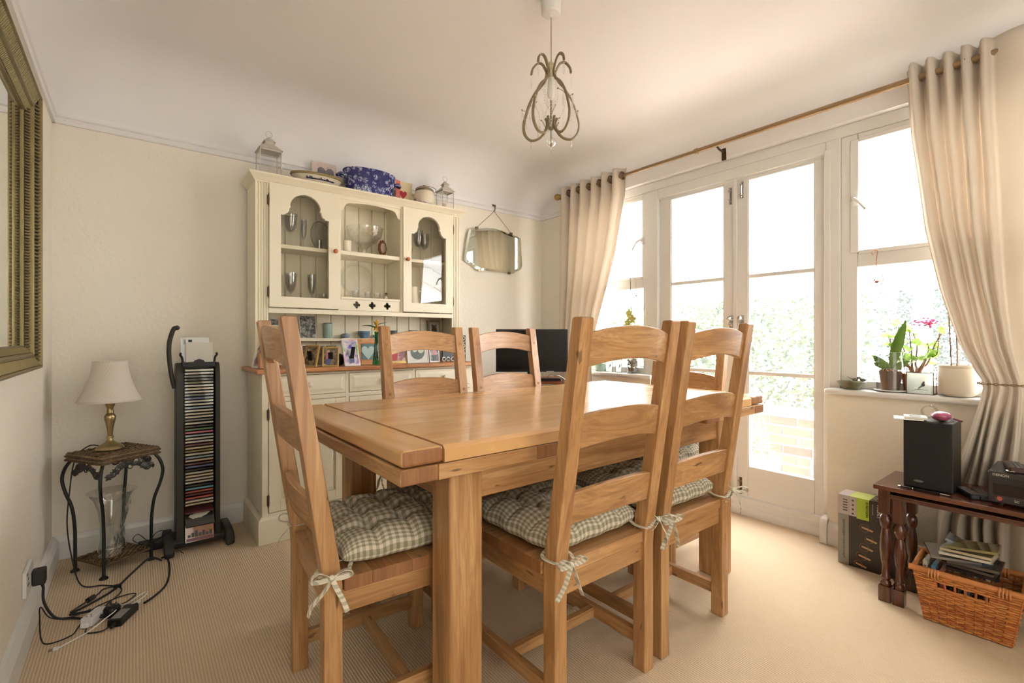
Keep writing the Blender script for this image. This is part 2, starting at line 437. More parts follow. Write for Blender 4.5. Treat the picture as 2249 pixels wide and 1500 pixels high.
# ---- window wall joinery: one fixed frame with posts, the two side windows and the pair of doors
FX0, FX1 = 2.845, 2.915
fr = MB()
fr.box(FX0, FX1, WY0, WY1, 2.075, 2.135)                                  # head
fr.box(FX0-0.004, FX1, 0.884, 0.948, 0.0, 2.0751).box(FX0-0.004, FX1, 1.974, 2.076, 0.0, 2.0751)   # posts
fr.box(FX0, FX1, 0.948, 1.974, 2.012, 2.0751)                             # door head
fr.box(FX0+0.012, FX1, 0.948, 1.974, 2.00, 2.03)
fr.box(FX0, FX1, WY0, WY0+0.04, 0.77, 2.075).box(FX0, FX1, WY1-0.04, WY1, 0.77, 2.075)
fr.box(FX0-0.008, FX1, 0.928, 0.957, 0.0, 2.03)
struct(fr.build('trim_4', WHITE, bevel=0.003))
for i, (a, b) in enumerate(((WY0-0.02, 0.93), (1.968, WY1+0.02))):
    struct(MB().box(2.752, FX1-0.005, a, b, 0.766, 0.795).build('trim_%d' % (5+i), WHITE, bevel=0.012, seg=3))
# threshold and bead under the doors
th = MB().prism([(2.835, 0), (2.835, 0.035), (2.842, 0.047), (2.852, 0.05), (2.852, 0.07), (2.858, 0.078), (2.858, 0.10), (2.93, 0.10), (2.93, 0)], 1, 0.948, 1.974)
struct(th.build('trim_7', WHITE, bevel=0.002))
struct(MB().prism([(XR-0.03, 0), (XR-0.03, 0.10), (XR-0.015, 0.125), (XR, 0.13), (XR+0.06, 0.13), (XR+0.06, 0)], 1, 0.918, 0.952).build('trim_8', WHITE, bevel=0.003))

def side_window(idx, y0, y1, gy0, gy1):
    t = D.objects.new('window_%d' % idx, None); C.objects.link(t); t['kind'] = 'structure'
    X0, X1 = 2.852, 2.905
    f = MB()
    f.box(X0, X1, y0, gy0, 0.795, 2.075).box(X0, X1, gy1, y1, 0.795, 2.075)
    f.box(X0, X1, gy0, gy1, 2.036, 2.075).box(X0, X1, gy0, gy1, 1.405, 1.475).box(X0, X1, gy0, gy1, 0.795, 0.835)
    f.build('window_frame', WHITE, t, bevel=0.004)
    s = MB()   # slim opening sash set inside the top light
    e = 0.022
    s.box(X0-0.006, X1-0.01, gy0-0.03, gy0+0.006, 1.477, 2.045).box(X0-0.006, X1-0.01, gy1-0.006, gy1+0.03, 1.477, 2.045)
    s.box(X0-0.006, X1-0.01, gy0+.006, gy1-.006, 2.03, 2.052).box(X0-0.006, X1-0.01, gy0+.006, gy1-.006, 1.468, 1.488)
    s.build('sash', WHITE, t, bevel=0.003)
    for z0, z1 in ((1.480, 2.038), (0.83, 1.41)):
        MB().box(2.878, 2.882, gy0-0.005, gy1+0.005, z0, z1).build('pane', HAZE, t)
    return t
win1 = side_window(1, 0.10, 0.884, 0.13, 0.812)
win2 = side_window(2, 2.076, 2.70, 2.10, 2.67)
def casement_stay(t, y, sgn):
    m = MB().box(2.838, 2.850, y-0.012, y+0.012, 1.715, 1.765)
    m.tube(bez([(2.836, y, 1.745), (2.815, y, 1.742), (2.805, y-0.02*sgn, 1.725), (2.803, y-0.045*sgn, 1.69), (2.806, y-0.052*sgn, 1.68)], 5), [0.008]*10+[0.006]*8+[0.009]*3, 8)
    m.build('handle', WHITE, t)
casement_stay(win1, 0.818, 1); casement_stay(win2, 2.105, -1)

def door_leaf(idx, y0, y1, gy0, gy1):
    t = D.objects.new('door_%d' % idx, None); C.objects.link(t); t['kind'] = 'structure'
    X0, X1 = 2.862, 2.900
    f = MB()
    f.box(X0, X1, y0, gy0, 0.105, 2.008).box(X0, X1, gy1, y1, 0.105, 2.008)
    f.box(X0, X1, gy0, gy1, 1.985, 2.008).box(X0, X1, gy0, gy1, 0.105, 0.288)
    f.build('door_frame', WHITE, t, bevel=0.003)
    for z in (0.842, 1.415):
        MB().box(X0+0.003, X1-0.006, gy0, gy1, z-0.011, z+0.011).build('glazing_bar', WHITE, t, bevel=0.004)
    for z0, z1 in ((0.286, 0.833), (0.851, 1.406), (1.424, 1.987)):
        MB().box(2.879, 2.883, gy0-0.003, gy1+0.003, z0, z1).build('pane', HAZE, t)
    b = MB()
    q = 0.006
    for (a, c, z0, z1) in ((gy0, gy0+q, 0.288, 1.985), (gy1-q, gy1, 0.288, 1.985)):
        b.box(X0+0.004, 2.879, a, c, z0, z1)
    b.build('glazing_bead', WHITE, t)
    return t
dr = door_leaf(1, 0.952, 1.437, 1.008, 1.363)
dl = door_leaf(2, 1.441, 1.968, 1.512, 1.885)
struct(MB().box(2.850, 2.863, 1.425, 1.448, 0.108, 2.005).build('trim_9', WHITE, bevel=0.003))
def bolt(t, y, z0, z1, old=False):
    m = MB().box(2.857, 2.862, y-0.008, y+0.008, z0, z1)
    m.tube([(2.850, y, z0+0.004), (2.850, y, z1-0.004)], 0.0035, 8)
    for z in (z0+0.015, z1-0.02): m.box(2.845, 2.858, y-0.007, y+0.007, z-0.005, z+0.005)
    m.ball((2.843, y, z0+0.02), 0.007)
    m.build('bolt', NICKEL if old else CHROME, t)
bolt(dr, 1.397, 1.885, 1.985); bolt(dl, 1.468, 1.862, 1.965); bolt(dr, 1.406, 0.115, 0.215, True)
for t, y in ((dr, 1.397), (dl, 1.462)):
    m = MB().box(2.855, 2.862, y-0.011, y+0.011, 1.105, 1.185)
    m.lathe([(0.005, 0), (0.005, -0.02), (0.011, -0.024), (0.013, -0.032), (0.009, -0.040), (0.0, -0.042)], (2.858, y, 1.168), 12, axis=0)
    m.ring((2.842, y, 1.135), 0.010, 0.003, axis=0, n=14, k=6).tube([(2.856, y, 1.135), (2.842, y, 1.135)], 0.003, 6)
    m.build('handle', CHROME, t)
# ------------------------------------------------------------------ dining table
TX0, TX1, TY0, TY1, TZ = 0.484, 2.288, 1.020, 1.966, 0.7875
tb = thing('dining_table', 'thick honey oak extending dining table in the middle of the room', 'table', (1.386, 1.493, 0))
def board(par, name, x0, x1, y0, y1, z0, z1, axis, bev=0.004, endcap=False, top=False):
    m = MB().box(x0, x1, y0, y1, z0, z1)
    if endcap: m.mi[2] = m.mi[3] = 1
    mats = [(oak_top if top else oak)(axis), OAKEND]
    return m.build(name, mats, par, bevel=bev, world=True)
EB = 0.112
board(tb, 'end_board', TX0, TX0+EB, TY0, TY1, TZ-0.041, TZ, 1, 0.010, True, True)
board(tb, 'end_board', TX1-EB, TX1, TY0, TY1, TZ-0.041, TZ, 1, 0.010, True, True)
ys = [TY0, TY0+0.165, TY0+0.33, TY0+0.49, TY0+0.65, TY0+0.80, TY1]
for a, b in zip(ys, ys[1:]):
    lo, hi = a == TY0, b == TY1
    m = MB()
    c = 0.010
    prof = [(a, TZ-0.041), (a, TZ-(c if lo else 0.0006)), (a+(c if lo else 0.0006), TZ), (b-(c if hi else 0.0006), TZ), (b, TZ-(c if hi else 0.0006)), (b, TZ-0.041)]
    m.prism(prof, 0, TX0+EB+0.0012, TX1-EB-0.0012)
    m.build('plank', oak_top(0), tb, world=True)
LZ1, LZ0 = TZ-0.043, TZ-0.082
for (x0, x1, inner) in ((TX0-0.004, 0.985, 1), (1.795, TX1+0.004, 0)):
    a, b = (x0, x1)
    board(tb, 'leaf_end_board', a, a+0.10, TY0-0.002, TY1+0.002, LZ0, LZ1, 1, 0.005, True)
    board(tb, 'leaf_end_board', b-0.088, b, TY0-0.002, TY1+0.002, LZ0, LZ1, 1, 0.005, True)
    for i in range(4):
        ya = TY0-0.002+i*0.2375; board(tb, 'leaf_plank', a+0.10, b-0.088, ya, ya+0.237, LZ0, LZ1, 0, 0.003)
LX = (0.645, 1.997); LY = (1.072, 1.798); LW = 0.103
for x in LX:
    for y in LY:
        MB().box(x, x+LW, y, y+LW, 0, LZ0).build('leg', oak(2), tb, bevel=0.010, seg=3, world=True)
for y in (LY[0]+0.015, LY[1]+LW-0.04):
    MB().box(LX[0]+LW, LX[1], y, y+0.025, 0.612, LZ0).build('apron', oak(0), tb, bevel=0.003, world=True)
for x in (LX[0]+0.015, LX[1]+LW-0.04):
    MB().box(x, x+0.025, LY[0]+LW, LY[1], 0.612, LZ0).build('apron', oak(1), tb, bevel=0.003, world=True)

# ------------------------------------------------------------------ ladder-back chairs
def make_chair():
    t = thing('dining_chair', '', 'chair', group='ladder-back dining chairs round the table')
    prof = [(-0.220, 0), (-0.220, 0.40), (-0.224, 0.46), (-0.318, 1.098), (-0.314, 1.103), (-0.286, 1.103), (-0.282, 1.098), (-0.184, 0.50), (-0.174, 0.43), (-0.174, 0)]
    for s in (-1, 1):
        xs = sorted((s*0.215, s*0.170)); m = MB(); m.prism(prof, 0, xs[0], xs[1]); m.build('back_post', oak(2), t, bevel=0.005)
        MB().box(xs[0], xs[1], 0.176, 0.221, 0, 0.412).build('front_leg', oak(2), t, bevel=0.005)
        MB().box(s*0.192-0.011, s*0.192+0.011, -0.175, 0.177, 0.072, 0.112).build('side_stretcher', oak(1), t, bevel=0.002)
        MB().box(min(s*0.190, s*0.208), max(s*0.190, s*0.208), -0.175, 0.177, 0.352, 0.412).build('apron', oak(1), t, bevel=0.002)
    MB().box(-0.182, 0.182, 0.0, 0.024, 0.074, 0.108).build('cross_stretcher', oak(0), t, bevel=0.002)
    MB().box(-0.171, 0.171, 0.185, 0.205, 0.352, 0.412).build('apron', oak(0), t, bevel=0.002)
    MB().box(-0.171, 0.171, -0.206, -0.186, 0.352, 0.412).build('apron', oak(0), t, bevel=0.002)
    # seat of four glued boards running side to side; the rear one is notched round the back posts
    ys_ = [-0.214, -0.100, 0.010, 0.118, 0.228]
    for i in range(4):
        a, b = ys_[i], ys_[i+1]-0.0002
        if i == 0: pr = [(-0.168, a), (0.168, a), (0.168, -0.172), (0.222, -0.172), (0.222, b), (-0.222, b), (-0.222, -0.172), (-0.168, -0.172)]
        else: pr = [(-0.222, a), (0.222, a), (0.222, b), (-0.222, b)]
        m = MB(); m.prism(pr, 2, 0.4125, 0.446)
        for fi, f in enumerate(m.f):
            xs_ = [m.v[q][0] for q in f]
            if len(f) == 4 and max(xs_)-min(xs_) < 1e-6 and abs(abs(xs_[0])-0.222) < 1e-6: m.mi[fi] = 1
        m.build('seat_board', [oak(0) if i != 1 else wood('oak_seat', 0, rgb(196, 146, 96), rgb(174, 120, 72), rgb(136, 86, 46), 0.38, coat=0.15), OAKEND], t, bevel=0.0015)
    # three arched slats, bowed backwards
    def slat(z0, z1, arch, y_at):
        def out(u, w_):    # u -1..1 across, w_ 0..1 up
            x = u*0.172; k = (1-u*u)
            z = z0 + (z1-z0)*w_ + arch*k
            return x, z, y_at(z) - 0.020*k
        m = MB(); nu = 14
        vs = []; th = 0.020
        for f in (0, 1):
            for j in (0, 1):
                for i in range(nu+1):
                    x, z, y = out(-1+2*i/nu, j); vs.append((x, y + (th if f else 0), z))
        w_ = nu+1; fs = []
        idx = lambda f, j, i: (f*2+j)*w_+i
        for i in range(nu):
            fs += [(idx(0, 0, i), idx(0, 0, i+1), idx(0, 1, i+1), idx(0, 1, i)), (idx(1, 0, i+1), idx(1, 0, i), idx(1, 1, i), idx(1, 1, i+1)),
                   (idx(0, 1, i), idx(0, 1, i+1), idx(1, 1, i+1), idx(1, 1, i)), (idx(1, 0, i), idx(1, 0, i+1), idx(0, 0, i+1), idx(0, 0, i))]
        fs += [(idx(0, 0, 0), idx(0, 1, 0), idx(1, 1, 0), idx(1, 0, 0)), (idx(0, 1, nu), idx(0, 0, nu), idx(1, 0, nu), idx(1, 1, nu))]
        m.add(vs, fs, True); m.build('slat', oak(0), t, bevel=0.003, sharp=30)
    yb = lambda z: -0.224 + (z-0.46)*(-0.094/0.638) + 0.010
    slat(0.972, 1.062, 0.022, yb); slat(0.755, 0.845, 0.018, yb); slat(0.548, 0.636, 0.014, yb)
    # square pegs at the joints
    for z in (1.02, 0.80, 0.59):
        for s in (-1, 1):
            y = -0.184 + (z-0.50)*(-0.098/0.598)
            MB().box(s*0.1925-0.006, s*0.1925+0.006, y-0.004, y+0.0012, z-0.006, z+0.006).build('peg', wood('oak_peg', 2, rgb(180, 130, 84), rgb(166, 116, 72), rgb(140, 94, 54), 0.45), t)
    return t

def make_cushion(seed, long_tail=False, sag=0.0):
    t = thing('seat_cushion', '', 'cushion', group='tufted gingham seat cushions on the dining chairs')
    r2 = random.Random(seed); W2, H2, T = 0.200, 0.200, 0.056
    tufts = [(-0.5, -0.5), (0, -0.5), (0.5, -0.5), (-0.5, 0), (0, 0), (0.5, 0), (-0.5, 0.5), (0, 0.5), (0.5, 0.5)]
    ph = [r2.uniform(0, 6.28) for _ in range(8)]
    def edge(a):           # -1..1 -> rounded approach to rim
        return a
    def prof(u, v):
        e = max(0.0, 1-abs(u)**5)**0.5 * max(0.0, 1-abs(v)**5)**0.5
        d = 1.0
        for (a, b) in tufts:
            q = ((u-a)**2+(v-b)**2)/0.012; d -= 0.62*math.exp(-q)
        cr = 0.30*math.exp(-((abs(u)-0.5)/0.06)**2) + 0.22*math.exp(-(u/0.06)**2) + 0.26*math.exp(-((abs(v)-0.5)/0.06)**2) + 0.2*math.exp(-(v/0.06)**2)
        wr = 0.05*math.sin(9*u+ph[0]+3*v) + 0.04*math.sin(13*v+ph[1]-4*u) + 0.03*math.sin(31*u+ph[2])*abs(v)
        return e, max(0.22, d-cr*0.85+wr)
    m = MB(); N = 64
    def warp(u, v):
        scal = 1 + 0.012*math.cos(2*PI*u+PI)*abs(v)**3*1.5
        k = 0.018*(math.cos(2*PI*2*v)*abs(u)**6); k2 = 0.018*(math.cos(2*PI*2*u)*abs(v)**6)
        cr = 1-0.05*(abs(u)*abs(v))**6
        return u*W2*cr*(1+k), v*H2*cr*(1+k2)
    def S(sgn):
        def fn(a, b):
            u, v = math.sin((a-0.5)*PI)*0.35 + (2*a-1)*0.65, math.sin((b-0.5)*PI)*0.35 + (2*b-1)*0.65
            e, h = prof(u, v); x, y = warp(u, v)
            mid = 0.034
            if sgn > 0: z = mid + T*e*h + sag*v*v
            else: z = mid - (mid-0.002)*min(1, e*1.2)
            return (x, y, z)
        return fn
    def U(a, b):
        k = 0.215
        f = lambda q: (2*q-1) + 0.10*math.copysign(max(0, abs(2*q-1)-0.86)/0.14, 2*q-1)
        return (f(a)*k+1, f(b)*k+1)
    m.grid(S(1), N, N, True, U); m.grid(S(-1), N, N, True, U)
    m.build('pad', GING, t, weld=True, sharp=70)
    return t
def ribbon(m, pts, w0=0.007, n=5, twist=None):
    P = bez(pts, n); m.tube(P, [1.0]*len(P), 6, flat=(w0, 0.0014)); return m
def tie(t, P, d1, d2, seed, wrap=None):
    """bow at point P; d1: unit direction of the loops (horizontal), d2: outward direction"""
    r2 = random.Random(seed); P = Vector(P); a = Vector(d1); o = Vector(d2); z = Vector((0, 0, 1)); m = MB()
    k0 = 0
    L = 0.046
    q = lambda x, y, h: P + a*x + o*y + z*h
    uvm = []
    ribbon(m, [q(0, .008, 0), q(-L*.6, .014, .020), q(-L, .018, .018), q(-L*1.05, .014, .004), q(-L*.5, .008, -.004), q(0, .010, 0)])
    ribbon(m, [q(0, .008, 0), q(L*.6, .014, .014), q(L*1.0, .018, .010), q(L*1.0, .012, -.002), q(L*.5, .008, -.006), q(0, .010, 0)])
    ribbon(m, [q(0, .011, 0), q(-.018, .016, -.025), q(-.040 + r2.uniform(-.01, .01), .012, -.055), q(-.055, .012, -.078)])
    ribbon(m, [q(0, .011, 0), q(.012, .016, -.03), q(.026, .012, -.060), q(.030 + r2.uniform(-.01, .01), .014, -.092)])
    m.ball(tuple(q(0, .010, 0)), 0.0085, 8, 6)
    if wrap:
        for path in wrap: ribbon(m, path, 0.006)
    # ribbon fabric follows its own length
    m.build('tie', RIB, t)
n_ = NT('gingham_ribbon'); _sp = n_.N('SeparateXYZ'); n_.L(n_.coords(), _sp.inputs[0])
_s = n_.math('ADD', n_.math('MULTIPLY', _sp.outputs[0], 1.0), n_.math('MULTIPLY', _sp.outputs[2], 0.8))
_f = n_.math('GREATER_THAN', n_.math('FRACT', n_.math('DIVIDE', _s, 0.014)), 0.5)
n_.bsdf(n_.mix(n_.math('MULTIPLY', _f, 0.6), rgb(222, 214, 194), rgb(150, 148, 126)), 0.9, spec=0.1); RIB = n_.m

chair0 = make_chair()
SPOTS = [
    ((0.602, 1.417, 0), R(-90-3.4), 'ladder-back oak chair at the left end of the table, nearest the cream dresser side', 1),
    ((1.0835, 1.137, 0), 0.0, 'nearest ladder-back oak chair, its back to the camera beside the front table leg', 2),
    ((1.5630, 1.141, 0), 0.0, 'ladder-back oak chair with its back to the camera, nearer the glazed doors', 3),
    ((1.0820, 1.758, 0), PI, 'ladder-back oak chair across the table, in front of the dresser photo frames', 4),
    ((1.5680, 1.758, 0), PI, 'ladder-back oak chair across the table, in front of the black television', 5),
    ((2.135, 1.475, 0), R(90), 'ladder-back oak chair tucked in at the far right end of the table', 6)]
CL = ['green and cream gingham cushion tied on the chair at the left end of the table',
      'gingham cushion with bows on the nearest chair, right of the front table leg',
      'gingham cushion tied with a bow on the chair nearest the glazed door, back to camera',
      'gingham cushion on the far side chair in front of the dresser',
      'gingham cushion on the far side chair in front of the television',
      'gingham cushion in window light under the white laptop at the far right end']
for i, (loc, rz, lab, k) in enumerate(SPOTS):
    if i == 0: chair0.location = loc; chair0.rotation_euler = (0, 0, rz); chair0['label'] = lab
    else: dup(chair0, loc, rz, lab)
    c = make_cushion(i+3); c['label'] = CL[i]
    M = Matrix.Translation(loc) @ Matrix.Rotation(rz, 4, 'Z')
    c.location = M @ Vector((0, 0.016 if i else 0.03, 0.4455)); c.rotation_euler = (0, 0, rz + (0.02 if i % 2 else -0.015))
    for s in (-1, 1):
        # ties pass round the back posts; bows on the outside
        P = (s*0.216, -0.246, 0.030)
        if i in (1, 2):
            P = (s*0.190, -0.252, 0.012) if s < 0 else (s*0.222, -0.240, 0.030)
            tie(c, P, (1, 0, 0) if s < 0 else (0.75, -0.66, 0), (0, -1, 0), i*3+s, [
                [(s*0.17, -0.178, 0.022), (s*0.150, -0.21, 0.018), (s*0.168, -0.250, 0.014), P],
                [(s*0.19, -0.17, 0.022), (s*0.226, -0.19, 0.018), (s*0.226, -0.236, 0.016), P]])
        else:
            P = (s*0.224, -0.232, 0.014)
            tie(c, P, (0, 1, 0), (s, 0, 0), i*3+s, [
                [(s*0.18, -0.17, 0.022), (s*0.200, -0.178, 0.018), (s*0.226, -0.196, 0.014), P],
                [(s*0.165, -0.18, 0.022), (s*0.160, -0.22, 0.018), (s*0.185, -0.258, 0.014), (s*0.222, -0.250, 0.014), P]])
# ------------------------------------------------------------------ outside the window
struct(MB().box(2.93, 14, -6, 10, -0.25, -0.16).build('floor_terrace', plain('paving', rgb(214, 202, 186), 0.8, var=0.08, scale=2)))
bw = thing('garden_wall', 'low red brick garden wall with white coping outside the glazed doors', 'wall', (4.4, 1.8, -0.16))
BR = []
for i, c in enumerate((rgb(164, 86, 64), rgb(152, 74, 56), rgb(176, 100, 78))):
    BR.append(plain('brick_%d' % i, c, 0.85, var=0.1, scale=30))
MORT = plain('mortar', rgb(190, 176, 156), 0.9, var=0.04)
MB().box(4.306, 4.494, -0.9, 4.3, -0.16, 0.40).build('mortar_core', MORT, bw, world=True)
bm_ = {}
def brick_at(par, x0, y0, z0, ln, k):
    key = (round(ln, 3), k)
    if key not in bm_:
        o = MB().box(-0.1, 0.1, 0, ln, 0, 0.064).build('brick', BR[k], par, bevel=0.002, seg=1); bm_[key] = o.data
    else:
        o = D.objects.new('brick', bm_[key]); C.objects.link(o); o.parent = par
        md = o.modifiers.new('bevel', 'BEVEL'); md.width = 0.002; md.segments = 1
    off = OFF[par.name]; o.location = (x0-off[0], y0-off[1], z0-off[2])
for c in range(7):
    y = 0.3 - (0.1125 if c % 2 else 0)
    while y < 3.6:
        brick_at(bw, 4.4 + rnd.uniform(-.002, .002), y, -0.155 + c*0.0785, 0.214, rnd.randrange(3)); y += 0.225
MB().box(4.26, 4.54, -0.9, 4.3, 0.402, 0.445).build('coping', WHITE, bw, bevel=0.004, world=True)
pr = thing('brick_pier', 'tall orange brick pier beyond the left hand window', 'pillar', (4.42, 2.95, -0.16))
MB().box(4.31, 4.53, 2.76, 3.14, -0.16, 1.27).build('mortar_core', MORT, pr, world=True)
for c in range(18):
    for j in range(2):
        brick_at(pr, 4.4, 2.75 + j*0.20 - (0.0 if c % 2 else 0.0), -0.155+c*0.0785, 0.19, rnd.randrange(3))
# white glazed lean-to canopy over the terrace
cn = thing('canopy', 'white translucent lean-to canopy roof outside above the glazed doors', 'canopy', (2.95, 1.5, 2.2))
def translucent(name, col, f=0.6):
    n = NT(name); a = n.N('BsdfDiffuse'); a.inputs[0].default_value = col
    b = n.N('BsdfTranslucent'); b.inputs[0].default_value = col
    m = n.N('MixShader'); m.inputs[0].default_value = f
    n.L(a.outputs[0], m.inputs[1]); n.L(b.outputs[0], m.inputs[2]); n.L(m.outputs[0], n.out.inputs[0]); return n.m
CAN = translucent('polycarbonate', (0.97, 0.97, 0.97, 1), 0.85)
def cz(x): return 2.30 - (x-2.93)*0.42
MB().hexa([(2.93, -1.5, cz(2.93)), (4.75, -1.5, cz(4.75)), (4.75, 5.0, cz(4.75)), (2.93, 5.0, cz(2.93))],
          [(2.93, -1.5, cz(2.93)+.01), (4.75, -1.5, cz(4.75)+.01), (4.75, 5.0, cz(4.75)+.01), (2.93, 5.0, cz(2.93)+.01)]).build('roof_sheet', CAN, cn, world=True)
for i in range(9):
    y = -1.3+i*0.72
    MB().hexa([(2.93, y, cz(2.93)-.012), (4.7, y, cz(4.7)-.012), (4.7, y+.03, cz(4.7)-.012), (2.93, y+.03, cz(2.93)-.012)],
              [(2.93, y, cz(2.93)-.001), (4.7, y, cz(4.7)-.001), (4.7, y+.03, cz(4.7)-.001), (2.93, y+.03, cz(2.93)-.001)]).build('rafter', WHITE, cn, world=True)
MB().box(4.62, 4.70, -1.5, 5.0, 1.42, 1.56).build('fascia', WHITE, cn, bevel=0.004, world=True)
for y in (0.86, -1.4, 4.9):
    MB().box(4.60, 4.70, y, y+0.10, -0.16, 1.42).build('post', WHITE, cn, bevel=0.004, world=True)
# planting beyond the wall
def leafcloud(name, label, bounds, n, size, cols, seed, dens=None):
    r2 = random.Random(seed)
    t = thing(name, label, 'hedge', ((bounds[0]+bounds[1])/2, (bounds[2]+bounds[3])/2, -0.16))
    m = MB(); x0, x1, y0, y1, z0, z1 = bounds
    mats = [plain('leaf_%s_%d' % (name, i), c, 0.5, var=0.1) for i, c in enumerate(cols)]
    for i in range(n):
        x = r2.uniform(x0, x1); y = r2.uniform(y0, y1); z = r2.uniform(z0, z1)
        top = z1 - 0.25*(0.5+0.5*math.sin(y*4.1+seed)) - 0.15*math.sin(y*9.7)**2
        if z > top: continue
        p = Vector((x, y, z)); s = size*r2.uniform(0.6, 1.3)
        q = Euler((r2.uniform(-.9, .9), r2.uniform(-1.2, .2), r2.uniform(0, 6.28))).to_matrix()
        pts = [(0, 0, 0), (.35, .28, .06), (1, 0, -.1), (.35, -.28, .06)]
        m.m = r2.randrange(len(mats))
        m.add([p + q @ (Vector(a)*s) for a in pts], [(0, 1, 2), (0, 2, 3)])
    m.build('foliage', mats, t, world=True, kind='stuff', fix=False)
    st = MB()
    for i in range(14):
        x = r2.uniform(x0+.05, x1-.05); y = r2.uniform(y0, y1)
        st.tube(bez([(x, y, -0.16), (x+r2.uniform(-.05, .05), y+r2.uniform(-.1, .1), z0+.5*(z1-z0)), (x+r2.uniform(-.1, .1), y+r2.uniform(-.2, .2), z1-.25)], 4), 0.008, 5)
    st.build('stems', plain('bark', rgb(140, 120, 96), 0.8), t, world=True, kind='stuff')
PALE = [rgb(102, 128, 92), rgb(82, 110, 78), rgb(136, 150, 106)]
DARKG = [rgb(56, 82, 72), rgb(40, 64, 57), rgb(84, 108, 94)]
leafcloud('ivy_hedge', 'pale green leafy hedge behind the brick wall, seen through the glazed doors', (4.75, 5.3, 1.35, 4.2, 0.2, 1.75), 12000, 0.075, PALE, 1)
leafcloud('evergreen_hedge', 'darker green small leaved hedge seen through the right hand window', (4.9, 5.5, -1.0, 1.30, 0.1, 1.85), 30000, 0.042, DARKG, 2)
# planter with a white wire obelisk
pl = thing('planter', 'white square planter with a white wire obelisk on the terrace', 'planter', (3.92, 1.80, -0.16))
PX0, PX1, PY0, PY1 = 3.78, 4.06, 1.66, 1.94
m = MB()
m.hexa([(PX0+.02, PY0+.02, -.16), (PX1-.02, PY0+.02, -.16), (PX1-.02, PY1-.02, -.16), (PX0+.02, PY1-.02, -.16)], [(PX0, PY0, .10), (PX1, PY0, .10), (PX1, PY1, .10), (PX0, PY1, .10)])
m.build('pot', WHITE, pl, bevel=0.008, world=True)
MB().box(PX0+.02, PX1-.02, PY0+.02, PY1-.02, .095, .106).build('soil', plain('soil', rgb(140, 112, 88), 0.9, var=.2, scale=60), pl, world=True)
m = MB(); ax, ay, az = 3.92, 1.80, 0.62
for i in range(8):
    a = 2*PI*i/8; m.tube([(3.92+.11*math.cos(a), 1.80+.11*math.sin(a), .10), (ax+.012*math.cos(a), ay+.012*math.sin(a), az)], 0.0035, 5)
for z, r_ in ((.2, .093), (.33, .066), (.46, .045)): m.ring((ax, ay, z), r_, 0.003, n=20, k=5)
m.ball((ax, ay, az+.012), 0.018)
m.build('wire_obelisk', WHITE, pl, world=True)
m = MB(); r2 = random.Random(5)
for i in range(90):
    a = r2.uniform(0, 6.28); rr = r2.uniform(0, .13); z = .11+r2.uniform(0, .16)*(1-rr*3)
    p = Vector((3.92+rr*math.cos(a), 1.8+rr*math.sin(a), z)); q = Euler((r2.uniform(-1, 1), r2.uniform(-1, 0), a)).to_matrix()
    m.add([p + q @ (Vector(v)*.035) for v in ((0, 0, 0), (.4, .3, 0), (1, 0, .1), (.4, -.3, 0))], [(0, 1, 2, 3)])
m.build('seedlings', plain('seedling_green', rgb(140, 176, 100), 0.6), pl, world=True, kind='stuff', fix=False)
# covered barbecue
bq = thing('barbecue_cover', 'grey covered barbecue standing outside by the brick wall', 'barbecue', (4.02, 1.235, -0.16))
MB().lathe([(.20, 0), (.215, .05), (.20, .30), (.17, .38), (.08, .43), (0, .44)], (4.02, 1.235, -.16), 20, mod=lambda a, h: 1+.04*math.sin(5*a+h*9)).build('cover', plain('grey_cover', rgb(70, 70, 76), .7), bq, world=True)
# ------------------------------------------------------------------ cream dresser
ds = thing('dresser', 'tall cream painted dresser with glazed doors and pine worktop against the back wall', 'dresser', (1.157, 2.90, 0))
BX0, BX1, BF = 0.515, 1.800, 2.702       # base carcass, front plane
def dbox(name, a, mat=None, bevel=0.002, par=None, **k): return MB().box(*a).build(name, mat or CREAM, par or ds, bevel=bevel, world=True, **k)
# plinth: moulded, wrapping round front and ends
def wrap_mould(prof, x0, x1, yf, yb):
    """prof: (outward, z) closed outline; runs along left end, front, right end with mitred corners"""
    m = MB(); n = len(prof); rows = []
    for (sx, x, y) in ((-1, x0, yb), (-1, x0, None), (1, x1, None), (1, x1, yb)):
        row = []
        for (o, z) in prof:
            if y is None: row.append((x + sx*o, yf - o, z))
            else: row.append((x + sx*o, y, z))
        rows.append(row)
    vs = [p for r_ in rows for p in r_]
    fs = [(j*n+i, j*n+(i+1) % n, (j+1)*n+(i+1) % n, (j+1)*n+i) for j in range(3) for i in range(n)]
    fs += [tuple(range(n)), tuple(range(4*n-1, 3*n-1, -1))]
    return m.add(vs, fs)
wrap_mould([(-0.02, 0), (0.020, 0), (0.020, 0.112), (0.018, 0.122), (0.010, 0.128), (0.004, 0.136), (-0.02, 0.136)], BX0, BX1, BF, 3.10).build('plinth', CREAM, ds, bevel=0.002, world=True)
MB().box(BX0, BX0+.018, BF+.03, 3.10, .13, .863).build('side_panel', CREAM, ds, world=True)
MB().box(BX1-.018, BX1, BF+.03, 3.10, .13, .863).build('side_panel', CREAM, ds, world=True)
MB().box(BX0+.018, BX1-.018, 3.085, 3.10, .13, .863).box(BX0+.018, BX1-.018, BF+.03, 3.085, .735, .742).box(BX0+.018, BX1-.018, BF+.03, 3.085, .13, .145).build('inner_carcass', CREAM, ds, world=True)
cols = [(0.547, 0.940), (0.962, 1.353), (1.375, 1.768)]
st = MB()
for a, b in ((BX0, .545), (.942, .960), (1.355, 1.373), (1.770, BX1)): st.box(a, b, BF, BF+.03, .13, .863)
for a, b in ((.545, .942), (.960, 1.355), (1.373, 1.770)): st.box(a, b, BF, BF+.03, .13, .148).box(a, b, BF, BF+.03, .718, .742).box(a, b, BF, BF+.03, .852, .863)
